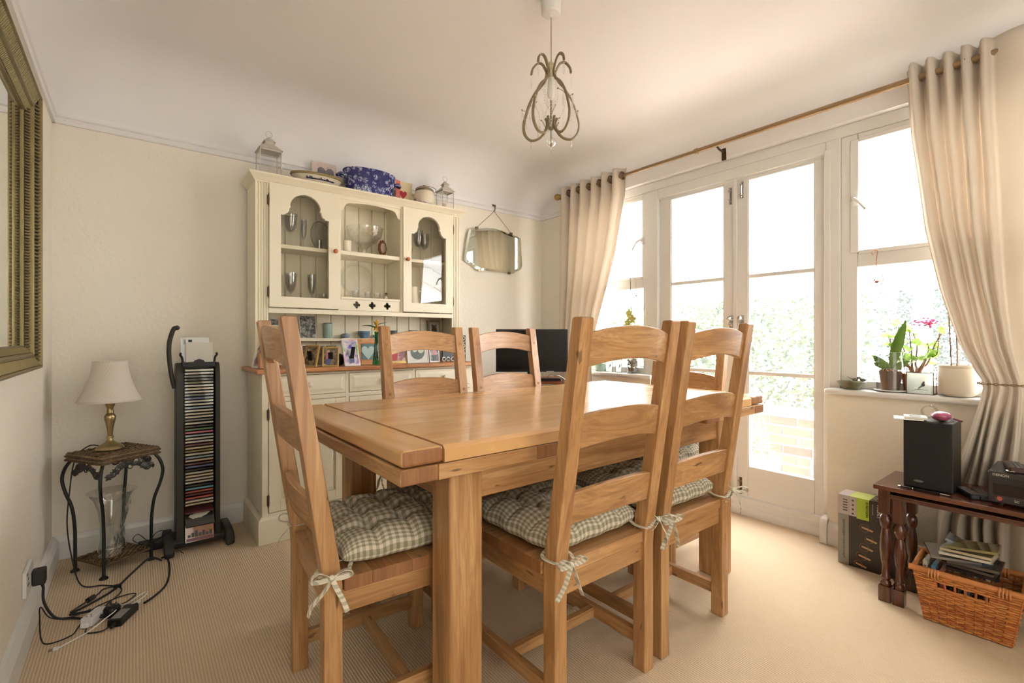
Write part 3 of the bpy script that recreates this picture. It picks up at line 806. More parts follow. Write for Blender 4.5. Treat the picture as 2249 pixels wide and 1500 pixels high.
st.build('face_frame', CREAM, ds, bevel=0.0015, world=True)
KNOB = pine(2)
def knob(par, x, y, z, mat, r_=0.013):
    MB().lathe([(r_*.55, 0), (r_*.5, -.008), (r_, -.014), (r_*1.05, -.022), (r_*.8, -.029), (0, -.032)], (x, y, z), 16, axis=1).build('knob', mat, par, world=True)
def raised(name, x0, x1, z0, z1, y, th, inset, par, rise=0.004):
    m = MB().box(x0, x1, y, y+th, z0, z1)
    a, b, c, d = x0+inset, x1-inset, z0+inset, z1-inset; e = 0.014
    m.add([(a, y-.0005, c), (b, y-.0005, c), (b, y-.0005, d), (a, y-.0005, d), (a+e, y-rise, c+e), (b-e, y-rise, c+e), (b-e, y-rise, d-e), (a+e, y-rise, d-e)],
          [(0, 1, 5, 4), (1, 2, 6, 5), (2, 3, 7, 6), (3, 0, 4, 7), (4, 5, 6, 7)])
    return m.build(name, CREAM, par, world=True)
HINGE = plain('brown_iron', rgb(96, 72, 54), .5, .4)
def hinge(par, x, y, z):
    MB().tube([(x, y, z-.034), (x, y, z+.034)], [.002, .002], 8).tube([(x, y, z-.026), (x, y, z-.01), (x, y, z+.01), (x, y, z+.026)], [.004, .0055, .0055, .004], 8).box(x-.006, x+.006, y+.002, y+.005, z-.026, z+.026).build('hinge', HINGE, par, world=True)
for i, (a, b) in enumerate(cols):
    d = raised('drawer', a, b, .745, .850, BF-.004, .02, .014, ds)
    knob(d, (a+b)/2, BF-.004, .80, CREAM)
    q = MB(); z0, z1 = .151, .716
    # framed door with a sunk field and a raised panel
    q.box(a, a+.055, BF-.003, BF+.018, z0, z1).box(b-.055, b, BF-.003, BF+.018, z0, z1).box(a+.055, b-.055, BF-.003, BF+.018, z0, z0+.055).box(a+.055, b-.055, BF-.003, BF+.018, z1-.055, z1)
    dd = q.build('door', CREAM, ds, bevel=.002, world=True)
    raised('panel', a+.055, b-.055, z0+.055, z1-.055, BF+.008, .008, .006, dd, .008)
    kx = b-.028 if i == 0 else a+.028
    knob(dd, kx, BF-.003, .66, CREAM, .011)
    hx = a-.004 if i == 0 else b+.004
    hinge(dd, hx, BF-.007, .655); hinge(dd, hx, BF-.007, .215)
MB().box(.484, 1.830, 2.664, 3.10, .866, .889).build('worktop', pine(0), ds, bevel=.007, seg=3, world=True)
# hutch
HX0, HX1, HF, HB, HT = .514, 1.800, 2.868, 3.095, 1.90
for x in (HX0, HX1-.018): dbox('side_panel', (x, x+.018, HF+.02, HB, .889, HT), bevel=0)
def flute(x0, x1):
    p = [(x0, HF+.02), (x0, HF)]
    w_ = (x1-x0); k = 4
    for i in range(k):
        c = x0 + w_*(i+1)/(k+1); p += [(c-.0035, HF), (c-.0022, HF+.0045), (c+.0022, HF+.0045), (c+.0035, HF)]
    return p + [(x1, HF), (x1, HF+.02)]
for a, b in ((HX0, .578), (1.737, HX1)): MB().prism(flute(a, b), 2, .889, HT).build('pilaster', CREAM, ds, world=True)
nb = 14; x = HX0+.018; wb = (HX1-HX0-.036)/nb
for i in range(nb):
    MB().prism([(x+.002, HB-.012), (x+.006, HB-.016), (x+wb-.006, HB-.016), (x+wb-.002, HB-.012), (x+wb, HB-.005), (x+wb, HB), (x, HB), (x, HB-.005)], 2, .889, HT).build('back_board', CREAM, ds, world=True); x += wb
dbox('top_board', (HX0, HX1, HF+.005, HB, HT, HT+.012), bevel=0)
wrap_mould([(-.02, 1.893), (.002, 1.893), (.004, 1.900), (.012, 1.906), (.016, 1.914), (.030, 1.926), (.034, 1.930), (.034, 1.940), (-.02, 1.940)], HX0, HX1, HF, HB).build('cornice', CREAM, ds, bevel=.001, world=True)
dbox('cabinet_floor', (HX0+.018, HX1-.018, HF+.004, HB-.016, 1.198, 1.215), bevel=.003)
dbox('rail', (.578, 1.737, HF-.004, HF+.018, 1.186, 1.214), bevel=.003)
for x in (.954, 1.350): dbox('divider', (x, x+.016, HF+.002, HB-.016, 1.215, HT), bevel=.001)
for a, b in ((HX0+.018, .954), (1.366, HX1-.018)): dbox('shelf', (a, b, HF+.03, HB-.016, 1.552, 1.574), bevel=.002)
dbox('shelf', (.970, 1.350, HF+.006, HB-.016, 1.548, 1.573), bevel=.003)
dbox('shelf', (.970, 1.350, HF+.006, HB-.016, 1.280, 1.296), bevel=.003)
dbox('shelf', (HX0+.018, HX1-.018, 3.005, HB-.016, 1.030, 1.047), bevel=.002)
FY = lambda y0: (lambda u, v, w: (u, y0+w, v))
def quatre(cx, cz_, s=.0130):
    pts = []
    for k in range(4):
        a0 = PI/2*k; ox, oz = cx + s*math.cos(a0), cz_ + s*math.sin(a0)
        for j in range(10):
            a = a0 - R(123) + R(246)*j/9
            pts.append((ox + .72*s*math.cos(a), oz + .72*s*math.sin(a)))
    return pts
plate('fretwork_panel', [(.956, 1.216), (1.364, 1.216), (1.364, 1.281), (.956, 1.281)], [quatre(1.067, 1.250), quatre(1.165, 1.250), quatre(1.264, 1.250)], .012, CREAM, ds, FY(HF+.010))
dbox('bead', (.970, 1.350, HF-.002, HF+.01, 1.281, 1.296), bevel=.003)
# arched frieze over the open bay
L = [(.970, 1.808), (.985, 1.815), (.992, 1.832), (1.003, 1.852), (1.018, 1.860)]
arc = [(1.018 + (1.302-1.018)*i/10, 1.860 + .012*math.sin(PI*i/10)) for i in range(1, 10)]
Rr = [(2.320-x_, z_) for x_, z_ in L][::-1]
plate('frieze', [(.970, 1.898)] + L + arc + Rr + [(1.350, 1.898)], [], .014, CREAM, ds, FY(HF+.010))
dbox('rail', (.578, 1.737, HF-.001, HF+.018, 1.878, 1.899), bevel=.001)
def glazed(x0, x1, right):
    cx = (x0+x1)/2; z0, z1 = 1.219, 1.895
    h = .1285
    half = [(h, 1.278), (h, 1.728), (.108, 1.730), (.104, 1.738)]
    half += [(.104-.018*math.sin(PI/2*i/5), 1.738+.030*(1-math.cos(PI/2*i/5))) for i in range(1, 6)]
    half += [(.078, 1.774)]
    half += [(.083*math.cos(a), 1.776+.080*math.sin(a)) for a in [PI/2*i/10 for i in range(1, 10)]]
    pts = [(cx+a, b) for a, b in half] + [(cx, 1.857)] + [(cx-a, b) for a, b in half[::-1]]
    d = plate('glazed_door', [(x0, z0), (x1, z0), (x1, z1), (x0, z1)], [pts], .020, CREAM, ds, FY(HF-.008), bevel=.0025)
    pts2 = [(cx-.132, 1.272), (cx+.132, 1.272), (cx+.132, 1.865), (cx-.132, 1.865)]
    plate('pane', pts2, [], .003, glass('cabinet_pane', (.97, .97, .95, 1), 1.0), d, FY(HF+.004))
    kx = x0+.024 if right else x1-.024
    knob(d, kx, HF-.018, 1.556, knobwood(), .0125)
    hx = x1+.004 if right else x0-.004
    hinge(d, hx, HF-.012, 1.800); hinge(d, hx, HF-.012, 1.300)
glazed(.580, .953, False); glazed(1.364, 1.736, True)
for x in (.953, 1.352): dbox('stile', (x, x+.014, HF-.004, HF+.01, 1.214, 1.895), bevel=.001)
# ------------------------------------------------------------------ curtains on their pole
CUR = fabric('curtain_cotton', rgb(231, 221, 207), rgb(228, 216, 201), 0.26, 500)
RX, RZ = 2.705, 2.192
rod = thing('curtain_pole', 'aged bronze curtain pole with ball finial across the window wall', 'curtain pole', (RX, 1.5, RZ))
BRZ = plain('bronze', rgb(158, 132, 98), .42, .55, var=.08)
MB().tube([(RX, 0.02, RZ), (RX, 1.60, RZ)], .0135, 14).build('pole', BRZ, rod, world=True)
MB().tube([(RX, 1.60, RZ), (RX, 2.79, RZ)], .0115, 14).build('pole', BRZ, rod, world=True)
MB().tube([(RX, 1.592, RZ), (RX, 1.612, RZ)], .017, 14).build('collar', BRZ, rod, world=True)
MB().ball((RX, 2.828, RZ), .026, 18, 12).tube([(RX, 2.785, RZ), (RX, 2.805, RZ)], .014, 12).build('finial', BRASS, rod, world=True)
for y in (1.47, 2.80, .06):
    MB().tube([(RX, y, RZ-.012), (RX+.02, y, RZ-.022), (2.79, y, RZ-.03)], .006, 8).box(2.782, 2.79, y-.013, y+.013, RZ-.075, RZ-.005).build('bracket', plain('dark_bronze', rgb(84, 66, 48), .4, .7), rod, world=True)
def interp(tab, z):
    tab = sorted(tab)
    if z <= tab[0][0]: return tab[0][1:]
    for a, b in zip(tab, tab[1:]):
        if z <= b[0]:
            t = (z-a[0])/(b[0]-a[0]); t = t*t*(3-2*t) if len(a) > 5 else t
            return tuple(p+(q-p)*t for p, q in zip(a[1:], b[1:]))
    return tab[-1][1:]
def curtain(label, tab, folds, phase, seed, eyelets, zt=2.25, zb=.02, wide=False):
    """tab rows: (z, y of inner edge, y of outer edge, depth of folds, x of the middle)"""
    r2 = random.Random(seed); t = thing('curtain', label, 'curtain', (RX, tab[0][1], 0), group='cream eyelet curtains')
    am = [r2.uniform(.8, 1.2) for _ in range(30)]
    def fn(a, b):
        z = zb + (zt-zb)*b; yi, yo, am_, xc = interp(tab, z)
        s = a
        f = s*folds*2*PI + phase
        w1 = math.sin(f)
        if wide and s > .8: w1 = -math.sin(PI*(s-.8)/.2)*.9
        k = abs(w1)**.75*math.copysign(1, w1)
        loose = (1-b)
        x = xc + am_*k*am[int(s*folds*2+.001) % 30] + .010*math.sin(s*17+3*z+seed)*loose + .006*math.sin(s*41+5*z)*loose
        sh = .10*math.cos(f)/folds*.5
        q = s+sh*.8
        if wide: q = q/.80*.56 if q < .80 else .56+(q-.80)/.20*.44
        y = yi + (yo-yi)*q + .008*math.sin(6*z+s*9)*loose
        return (x, y, z)
    m = MB(); m.grid(fn, folds*22, 70, True)
    m.build('cloth', CUR, t, world=True, solid=.0025, sharp=180)
    for (sy) in eyelets:
        MB().ring((RX-.004, sy, RZ), .024, .0055, axis=1, n=20, k=8).build('eyelet', NICKEL, t, world=True)
    return t
cl = curtain('cream curtain gathered at the left side of the window wall', [(2.25, 2.145, 2.775, .036, 2.708), (2.08, 2.152, 2.78, .034, 2.706), (1.65, 2.25, 2.79, .028, 2.705), (1.12, 2.42, 2.80, .020, 2.704), (.95, 2.47, 2.80, .018, 2.700), (.75, 2.45, 2.80, .020, 2.698), (0.02, 2.36, 2.79, .026, 2.695)],
             6, .4, 3, [2.165, 2.27, 2.375, 2.48, 2.585, 2.69])
crn = curtain('cream curtain held by a tie back at the right side of the window', [(2.25, .592, .105, .036, 2.705), (2.19, .590, .105, .036, 2.705), (1.94, .576, .11, .034, 2.702), (1.53, .528, .12, .030, 2.70), (1.25, .470, .13, .030, 2.69), (1.02, .410, .14, .024, 2.685), (.90, .358, .145, .020, 2.68), (.868, .340, .148, .017, 2.68), (.82, .348, .145, .020, 2.68), (.60, .40, .13, .030, 2.68), (.30, .478, .10, .034, 2.68), (.02, .49, .08, .036, 2.68)],
             6, 1.2566, 8, [.555, .50, .445, .39, .335], wide=True)
tbk = thing('curtain_tieback', 'thin twisted cord tie back round the right hand curtain', 'tieback', (2.68, .2, .87))
m = MB()
for k in range(2):
    pts = []
    for i in range(49):
        a = -PI*.1 + PI*1.9*i/48; b = a*14+k*PI
        pts.append((2.680 - .046*math.cos(a)+.002*math.cos(b)*math.cos(a), .232+.122*math.sin(a)*1.0, .868+.004*math.sin(b)))
    m.tube(pts, .0019, 6)
m.build('cord', BRZ, tbk, world=True)
# ------------------------------------------------------------------ big gilt mirror on the left wall
MIRROR = plain('mirror_glass', rgb(226, 232, 222), .02, 1.0, var=0)
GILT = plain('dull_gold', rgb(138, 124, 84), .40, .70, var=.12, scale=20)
mr = thing('wall_mirror', 'large mirror in a wide dull gold ribbed frame on the left wall', 'mirror', (-.30, 1.75, .94))
MZ0, MZ1, MY0, MY1 = .942, 1.899, 1.05, 2.364
def frame_ring(prof, name, par, mat):
    """prof: (inset from the outer edge, height off the wall)"""
    m = MB(); n = len(prof); rows = []
    for (sy, sz, y, z) in ((1, 1, MY0, MZ0), (1, -1, MY0, MZ1), (-1, -1, MY1, MZ1), (-1, 1, MY1, MZ0)):
        rows.append([(-.30+h, y+sy*i, z+sz*i) for i, h in prof])
    vs = [p for r_ in rows for p in r_]
    m.add(vs, [(j*n+i, ((j+1) % 4)*n+i, ((j+1) % 4)*n+(i+1) % n, j*n+(i+1) % n) for j in range(4) for i in range(n)])
    return m.build(name, mat, par, world=True, bevel=.001)
frame_ring([(0, 0), (0, .042), (.004, .050), (.010, .050), (.013, .044), (.013, 0)], 'outer_moulding', mr, GILT)
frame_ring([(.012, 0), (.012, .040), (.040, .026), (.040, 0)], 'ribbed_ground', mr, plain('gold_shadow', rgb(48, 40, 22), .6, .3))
frame_ring([(.040, 0), (.040, .030), (.044, .034), (.052, .034), (.056, .028), (.056, 0)], 'middle_moulding', mr, GILT)
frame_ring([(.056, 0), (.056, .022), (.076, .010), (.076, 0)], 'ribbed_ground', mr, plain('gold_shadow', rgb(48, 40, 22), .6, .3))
frame_ring([(.074, 0), (.074, .012), (.080, .012), (.082, .007), (.082, 0)], 'inner_moulding', mr, GILT)
m = MB()
for (i0, h0, i1, h1, st_) in ((.0135, .0425, .0395, .0290, .0125), (.057, .024, .0745, .0125, .0100)):
    z = MZ0+.03
    while z < MZ1-.03:
        for y, s in ((MY1, -1), (MY0, 1)):
            m.tube([(-.30+h0, y+s*i0, z), (-.30+h1, y+s*i1, z)], st_*.33, 6)
        z += st_
    y = MY0+.03
    while y < MY1-.03:
        for zz, s in ((MZ1, -1), (MZ0, 1)): m.tube([(-.30+h0, y, zz+s*i0), (-.30+h1, y, zz+s*i1)], st_*.33, 5)
        y += st_
m.build('ribs', GILT, mr, world=True, kind='stuff')
MB().box(-.297, -.293, MY0+.078, MY1-.078, MZ0+.078, MZ1-.078).build('mirror_glass', MIRROR, mr, world=True)

# ------------------------------------------------------------------ small frameless mirror on the back wall
sm = thing('wall_mirror', 'small frameless mirror with clipped corners hung by a chain from the picture rail', 'mirror', (2.27, 3.09, 1.57))
O = [(2.030, 1.890), (2.06, 1.898), (2.11, 1.900), (2.20, 1.918), (2.27, 1.925), (2.34, 1.918), (2.43, 1.900), (2.50, 1.892), (2.541, 1.880), (2.545, 1.80), (2.555, 1.70), (2.558, 1.655), (2.548, 1.628), (2.525, 1.612), (2.49, 1.600), (2.468, 1.580),
     (2.12, 1.580), (2.085, 1.590), (2.060, 1.610), (2.02, 1.622), (1.988, 1.640), (1.984, 1.67), (2.002, 1.78), (2.018, 1.85)]
cx_, cz2 = 2.27, 1.75
inn = [(cx_+(x-cx_)*.93, cz2+(z-cz2)*.90) for x, z in O]
m = MB(); n = len(O)
vs = [(x, 3.108, z) for x, z in O] + [(x, 3.098, z) for x, z in O] + [(x, 3.094, z) for x, z in inn]
m.add(vs, [tuple(range(n))] + [(i, (i+1) % n, n+(i+1) % n, n+i) for i in range(n)] + [(n+i, n+(i+1) % n, 2*n+(i+1) % n, 2*n+i) for i in range(n)] + [tuple(range(2*n, 3*n))])
m.build('mirror_glass', MIRROR, sm, world=True)
m = MB()
for x in (2.095, 2.445): 
    for k in range(26):
        t = k/25; m.ball((x+(2.268-x)*t, 3.098, 1.905+(2.062-1.905)*t), .0034, 6, 4)
m.build('chain', NICKEL, sm, world=True)
m = MB()
for x, z in ((2.10, 1.905), (2.44, 1.905), (2.12, 1.58), (2.42, 1.580)): m.box(x-.010, x+.010, 3.090, 3.108, z-.009, z+.009)
m.build('clip', NICKEL, sm, world=True)
m = MB().tube(bez([(2.268, 3.098, 2.062), (2.268, 3.088, 2.075), (2.268, 3.092, 2.10), (2.262, 3.108, 2.118)]), .004, 8).box(2.252, 2.284, 3.096, 3.104, 2.100, 2.115)
m.build('hook', NICKEL, sm, world=True)

# ------------------------------------------------------------------ wicker and iron side table
WICK = [plain('wicker_%d' % i, c, .6, var=.2, scale=60, bstr=.3) for i, c in enumerate((rgb(134, 110, 76), rgb(98, 76, 50), rgb(70, 54, 38)))]
ang = R(31.5); stc = (-.068, 2.872)
sd = thing('side_table', 'small black iron side table with woven wicker top and shelf in the left corner', 'table', (stc[0], stc[1], 0), ang)
def woven(m, x0, x1, y0, y1, z, pitch=.0105, r_=.0040, cell=.013):
    ny = int((y1-y0)/pitch)
    for j in range(ny+1):
        y = y0+(y1-y0)*j/ny; k = int((x1-x0)/cell*2); pts = []
        for i in range(k+1):
            pts.append((x0+(x1-x0)*i/k, y, z+.0035*(1 if (i+2*j) % 4 < 2 else -1)))
        m.m = rnd.choice((0, 0, 1)); m.tube(pts, r_, 5, flat=(1.25, .8))
    nx = int((x1-x0)/cell)
    for i in range(nx+1):
        x = x0+(x1-x0)*i/nx; m.m = 1; m.tube([(x, y0, z-.001), (x, y1, z-.001)], r_*.8, 5)
A_, B_ = .120, .122
TZ_ = .540
m = MB(); woven(m, -A_+.004, A_-.004, -B_+.004, B_-.004, TZ_-.008)
m.build('woven_top', WICK, sd, kind='stuff', fix=False)
MB().box(-A_+.006, A_-.006, -B_+.006, B_-.006, TZ_-.034, TZ_-.015).build('base_board', WICK[2], sd)
m = MB()
for lv in range(4):
    zz = TZ_-.010-lv*.0085; per = [(-A_, -B_), (A_, -B_), (A_, B_), (-A_, B_)]; pts = []
    for q in range(4):
        a, b = per[q], per[(q+1) % 4]; K = 18
        for i in range(K): 
            t = i/K; d = .0035*(1 if ((i//1)+lv) % 2 else -1); nx_, ny_ = (b[1]-a[1]), -(b[0]-a[0]); l = math.hypot(nx_, ny_)
            pts.append((a[0]+(b[0]-a[0])*t+nx_/l*d, a[1]+(b[1]-a[1])*t+ny_/l*d, zz))
    m.m = lv % 2; m.tube(pts, .0050, 6, closed=True)
m.build('woven_edge', WICK, sd, kind='stuff', fix=False)
LXY = .098
for sx in (-1, 1):
    for sy in (-1, 1):
        P = [(sx*.105, sy*.108, .505), (sx*.122, sy*.124, .47), (sx*.130, sy*.132, .42), (sx*.122, sy*.124, .36), (sx*.106, sy*.108, .29), (sx*.099, sy*.101, .20), (sx*.098, sy*.100, .10), (sx*.098, sy*.100, .012)]
        MB().tube(bez(P, 5), .0068, 8).lathe([(.010, 0), (.017, .002), (.015, .008), (.007, .014), (.0068, .02)], (sx*.098, sy*.100, 0), 12).build('leg', BLACKMETAL, sd)
m = MB()
for sy in (-1, 1): m.tube([(-.105, sy*.108, .503), (.105, sy*.108, .503)], .005, 8)
for sx in (-1, 1): m.tube([(sx*.105, -.108, .503), (sx*.105, .108, .503)], .005, 8)
m.build('top_rail', BLACKMETAL, sd)
LEAF = plain('cast_iron_leaf', rgb(78, 76, 72), .5, .4, var=.15, scale=40)
def vine(axis, s):
    m = MB(); r2 = random.Random(axis*3+s)
    def P(u, o, z): return (u, s*(.112)+o*s, z) if axis == 0 else (s*.110+o*s, u, z)
    m.tube(bez([P(-.095, 0, .452), P(-.07, .003, .438), (P(-.04, 0, .462)), P(0, .004, .480), P(.04, 0, .462), P(.07, .003, .438), P(.095, 0, .452)], 6), .0032, 6)
    for i in range(17):
        u = -.088+.176*i/16; zc = .490-.040*abs(u/.088)**1.2+r2.uniform(-.012, .012)
        c = Vector(P(u, .004, zc)); a = r2.uniform(0, 6.28); sz = r2.uniform(.012, .020)
        e1 = Vector(P(1, 0, 0))-Vector(P(0, 0, 0)); e2 = Vector((0, 0, 1)); e3 = Vector(P(0, 1, 0))-Vector(P(0, 0, 0))
        ring_ = []
        for k in range(10):
            t = 2*PI*k/10; rr = sz*(1 if k % 2 == 0 else .58); ring_.append(c + e1*rr*math.cos(t+a) + e2*rr*math.sin(t+a) + e3*(.001 if k % 2 else -.004))
        m.add([c+e3*.006] + ring_ + [c-e3*.002], [(0, 1+k, 1+(k+1) % 10) for k in range(10)] + [(11, 1+(k+1) % 10, 1+k) for k in range(10)])
    for i in range(3):
        u = -.05+.05*i; m.ring(P(u, .001, .470), .011, .0026, axis=1 if axis == 0 else 0, n=14, k=5)
    m.build('leaf_scrollwork', LEAF, sd, fix=False)
for ax_, s in ((0, -1), (0, 1), (1, -1), (1, 1)): vine(ax_, s)
m = MB(); woven(m, -.092, .092, -.094, .094, .058, .0105, .0040, .013)
m.build('woven_shelf', WICK, sd, kind='stuff', fix=False)
m = MB()
for s in (-1, 1): m.tube([(-.098, s*.097, .055), (.098, s*.097, .055)], .0055, 6).tube([(s*.095, -.1, .055), (s*.095, .1, .055)], .0055, 6)
m.build('shelf_rail', WICK[1], sd)

# table lamp
lp = thing('table_lamp', 'brass table lamp with a white pleated shade on the wicker side table', 'lamp', (-.082, 2.865, .5415))
MB().lathe([(.052, 0), (.053, .004), (.050, .010), (.040, .020), (.026, .027), (.016, .034), (.011, .043), (.0105, .050), (.013, .051), (.013, .060), (.0095, .062), (.011, .085), (.016, .115), (.021, .138), (.0215, .150), (.016, .160), (.012, .165), (.0135, .167), (.013, .172), (.011, .185), (.015, .196), (.018, .205), (.018, .210), (.006, .212), (.006, .26), (0, .26)], (0, 0, 0), 32).build('base', plain('satin_brass', rgb(172, 152, 110), .32, .9, var=.04), lp)
SH = fabric('shade_silk', rgb(240, 232, 222), rgb(232, 222, 208), .3, 400)
m = MB(); NP = 40
def shade_fn(a, b):
    th = 2*PI*a; h = b
    r_ = .062 + .053*(1-h)**1.7 + .0012*math.sin(NP*(th+1.1*(1-h)))
    return (r_*math.cos(th), r_*math.sin(th), .222 + .180*h)
m.grid(shade_fn, NP*6, 24, True)
m.build('lamp_shade', SH, lp, solid=.0012, sharp=180)
m = MB().ring((0, 0, .402), .0625, .0030, n=40, k=6).ring((0, 0, .222), .1155, .0030, n=48, k=6)
m.build('shade_trim', SH, lp)
m = MB()
for k in range(3):
    a = 2*PI*k/3; m.tube([(.060*math.cos(a), .060*math.sin(a), .398), (.012*math.cos(a), .012*math.sin(a), .385)], .0012, 5)
m.ring((0, 0, .385), .013, .002, n=14, k=5); m.build('shade_carrier', BRASS, lp)
MB().lathe([(.010, .255), (.012, .28), (.022, .31), (.026, .335), (.018, .358), (0, .366)], (0, 0, 0), 16).build('bulb', plain('opal_glass', rgb(240, 236, 226), .3, var=0), lp)
# vase
vs_ = thing('glass_vase', 'tall flared cut glass vase on the wicker shelf of the side table', 'vase', (-.075, 2.862, .0625))
m = MB()
def vmod(a, h): return 1+.012*math.sin(14*a+h*20)
m.lathe([(0, 0), (.050, 0), (.054, .006), (.048, .05), (.044, .08), (.046, .15), (.056, .21), (.074, .26), (.094, .288), (.090, .288), (.070, .262), (.052, .21), (.041, .15), (.039, .08), (.040, .03), (0, .022)], (0, 0, 0), 42, mod=vmod)
m.build('body', CRYSTAL, vs_)
m = MB(); r2 = random.Random(4)
for i in range(26):
    z = .05+.19*i/26; a = -1.4+i*.085+.25*math.sin(i); rr = .0465 if z < .15 else .0465+(z-.15)*.30
    for s in (-1, 1):
        a2 = a+s*.14; m.ball((rr*math.cos(a2), rr*math.sin(a2), z), .0075, 6, 4, (.35, .9, 1.5))
m.build('cut_leaves', glass('etched_glass', (.66, .68, .68, 1), 1.5, .15), vs_)

# ------------------------------------------------------------------ CD tower
RKX, RKY = .262, 2.93
rk = thing('cd_tower', 'tall dark grey CD tower with a curved handle, left of the dresser', 'rack', (RKX, RKY, 0))
for s, nm in ((-1, 'left'), (1, 'right')):
    x = RKX+s*.080
    w_ = .011 if s > 0 else .017
    MB().prism([(RKY-.062, .045), (RKY-.060, .86), (RKY-.045, .905), (RKY-.02, .925), (RKY+.04, .92), (RKY+.06, .88), (RKY+.065, .045)], 0, x-w_, x+w_).build('side_panel', DKGREY, rk, bevel=.004, world=True)
MB().box(RKX-.07, RKX+.07, RKY+.05, RKY+.064, .045, .90).build('back_panel', BLACK, rk, world=True)
MB().prism([(RKY-.075, .018), (RKY-.078, .045), (RKY-.06, .058), (RKY+.06, .058), (RKY+.075, .04), (RKY+.07, .018)], 0, RKX-.118, RKX+.118).build('base', DKGREY, rk, bevel=.006, world=True)
for s in (-1, 1):
    MB().prism([(RKY-.14, 0), (RKY-.145, .03), (RKY-.12, .06), (RKY-.07, .072), (RKY+.08, .072), (RKY+.12, .05), (RKY+.13, .0)], 0, RKX+s*.126-.020, RKX+s*.126+.020).build('foot', DKGREY, rk, bevel=.010, seg=3, world=True)
P = bez([(RKX-.100, RKY-.03, .80), (RKX-.112, RKY-.03, .86), (RKX-.122, RKY-.03, .95), (RKX-.122, RKY-.03, 1.02), (RKX-.112, RKY-.03, 1.07), (RKX-.102, RKY-.03, 1.095), (RKX-.090, RKY-.03, 1.10)], 6)
MB().tube(P, [.010 if i < 30 else .011 for i in range(len(P))], 10).ball((RKX-.09, RKY-.03, 1.10), .012, 10, 6).build('handle', DKGREY, rk, world=True)
m = MB().box(RKX-.068, RKX+.068, RKY-.055, RKY+.04, .905, .925)
m.prism([(RKX-.03, .92), (RKX-.018, .938), (RKX, .944), (RKX+.018, .938), (RKX+.03, .92)], 1, RKY-.058, RKY-.050)
for s in (-1, 1): m.tube(bez([(RKX+s*.066, RKY-.04, .915), (RKX+s*.070, RKY-.04, .95), (RKX+s*.078, RKY-.045, .965), (RKX+s*.074, RKY-.045, .975)], 4), .005, 6)
m.build('top_tray', BLACK, rk, world=True)
cdp = {'white': rgb(214, 206, 190), 'grey': rgb(128, 124, 116), 'black': rgb(44, 40, 38), 'cream': rgb(206, 192, 160), 'blue': rgb(92, 108, 150), 'pale blue': rgb(160, 174, 190), 'green': rgb(92, 140, 90), 'pink': rgb(214, 120, 150), 'maroon': rgb(110, 60, 66), 'olive': rgb(136, 124, 70), 'sky blue': rgb(110, 170, 200), 'red': rgb(180, 80, 66), 'orange': rgb(206, 140, 90)}
cdm = {k: plain('cd_' + k.replace(' ', '_'), v, .35, var=.06) for k, v in cdp.items()}
CDC = glass('jewel_case', (.90, .91, .90, 1), 1.6, .05)
seq = ['white', 'white', 'grey', 'black', 'olive', 'white', 'cream', 'white', 'grey', 'blue', 'white', 'white', 'pale blue', 'white', 'cream', 'white', 'grey', 'white', 'black', 'green', 'pink', 'pale blue', 'white', 'white', 'maroon', 'cream', 'olive', 'white', 'pale blue', 'cream', 'maroon', 'blue', 'black', 'white', 'cream', 'white', 'white', 'black', 'sky blue', 'red', 'maroon', 'red', 'white', 'cream', 'white', 'orange']
seq = seq[:-2]
def ordw(i):
    w_ = ['topmost', 'second', 'third', 'fourth', 'fifth', 'sixth', 'seventh', 'eighth', 'ninth', 'tenth']
    return w_[i] if i < 10 else '%d%s' % (i+1, {1: 'st', 2: 'nd', 3: 'rd'}.get((i+1) % 10, 'th') if (i+1) not in (11, 12, 13) else 'th')
cdmesh = {}
def cd(loc, col, label, rot=(0, 0, 0), group='CD cases in the tower', W2=.071, Dp=.062, H=.0100):
    o = thing('cd_case', label, 'CD case', loc, group=group); o.rotation_euler = rot
    key = (col, W2, H)
    if key not in cdmesh:
        a = MB().box(-W2+.004, W2-.001, -Dp+.001, Dp-.001, -H/2+.001, H/2-.001).build('inlay', cdm[col], o)
        b = MB().box(-W2, W2, -Dp, Dp, -H/2, H/2).build('case', CDC, o)
        cdmesh[key] = (a.data, b.data)
    else:
        for nm, me in zip(('inlay', 'case'), cdmesh[key]):
            c = D.objects.new(nm, me); C.objects.link(c); c.parent = o
    return o
n = len(seq); z = .888
for i, c in enumerate(seq):
    if i == 0: lab = '%s spined CD case, topmost in the grey CD tower' % c
    else: lab = '%s spined CD case, %s from the top of the grey CD tower' % (c, ordw(i))
    cd((RKX+rnd.uniform(-.0005, .0005)-.001, RKY-.012+rnd.uniform(-.003, .003), z), c, lab, W2=.0610, Dp=.055); z -= .01555
# loose cases at the foot of the tower and in its top tray
pk = cd((RKX-.001, RKY-.022, .196), 'maroon', 'slipping CD case with a lilac sleeve below the stacked cases in the tower', rot=(R(14), 0, 0), W2=.0605, H=.0101)
cow = cd((RKX-.001, RKY-.066, .160), 'black', 'CD case with a white bull on its black sleeve at the foot of the tower', rot=(R(36), 0, 0), W2=.0604, H=.0102)
m = MB(); bull = [(-.045, 0), (-.036, .012), (-.028, .010), (-.020, .016), (0, .018), (.02, .014), (.040, .015), (.048, .010), (.038, .004), (.03, -.004), (.012, -.010), (.008, -.016), (-.004, -.013), (-.02, -.014), (-.028, -.018), (-.034, -.010)]
m.add([(x, y-.004, .0053) for x, y in bull], [tuple(range(len(bull)))]); m.build('printed_bull', PAPER, cow)
warm = cd((RKX-.001, RKY-.090, .083), 'orange', 'CD case with orange and red city picture, lowest in the tower', rot=(R(74), 0, 0), W2=.0603, H=.0103, Dp=.040)
m = MB(); m.add([(-.056, -.036, .0056), (.056, -.036, .0056), (.056, -.022, .0056), (-.056, -.022, .0056)], [(0, 1, 2, 3)])
m.build('printed_band', cdm['maroon'], warm)
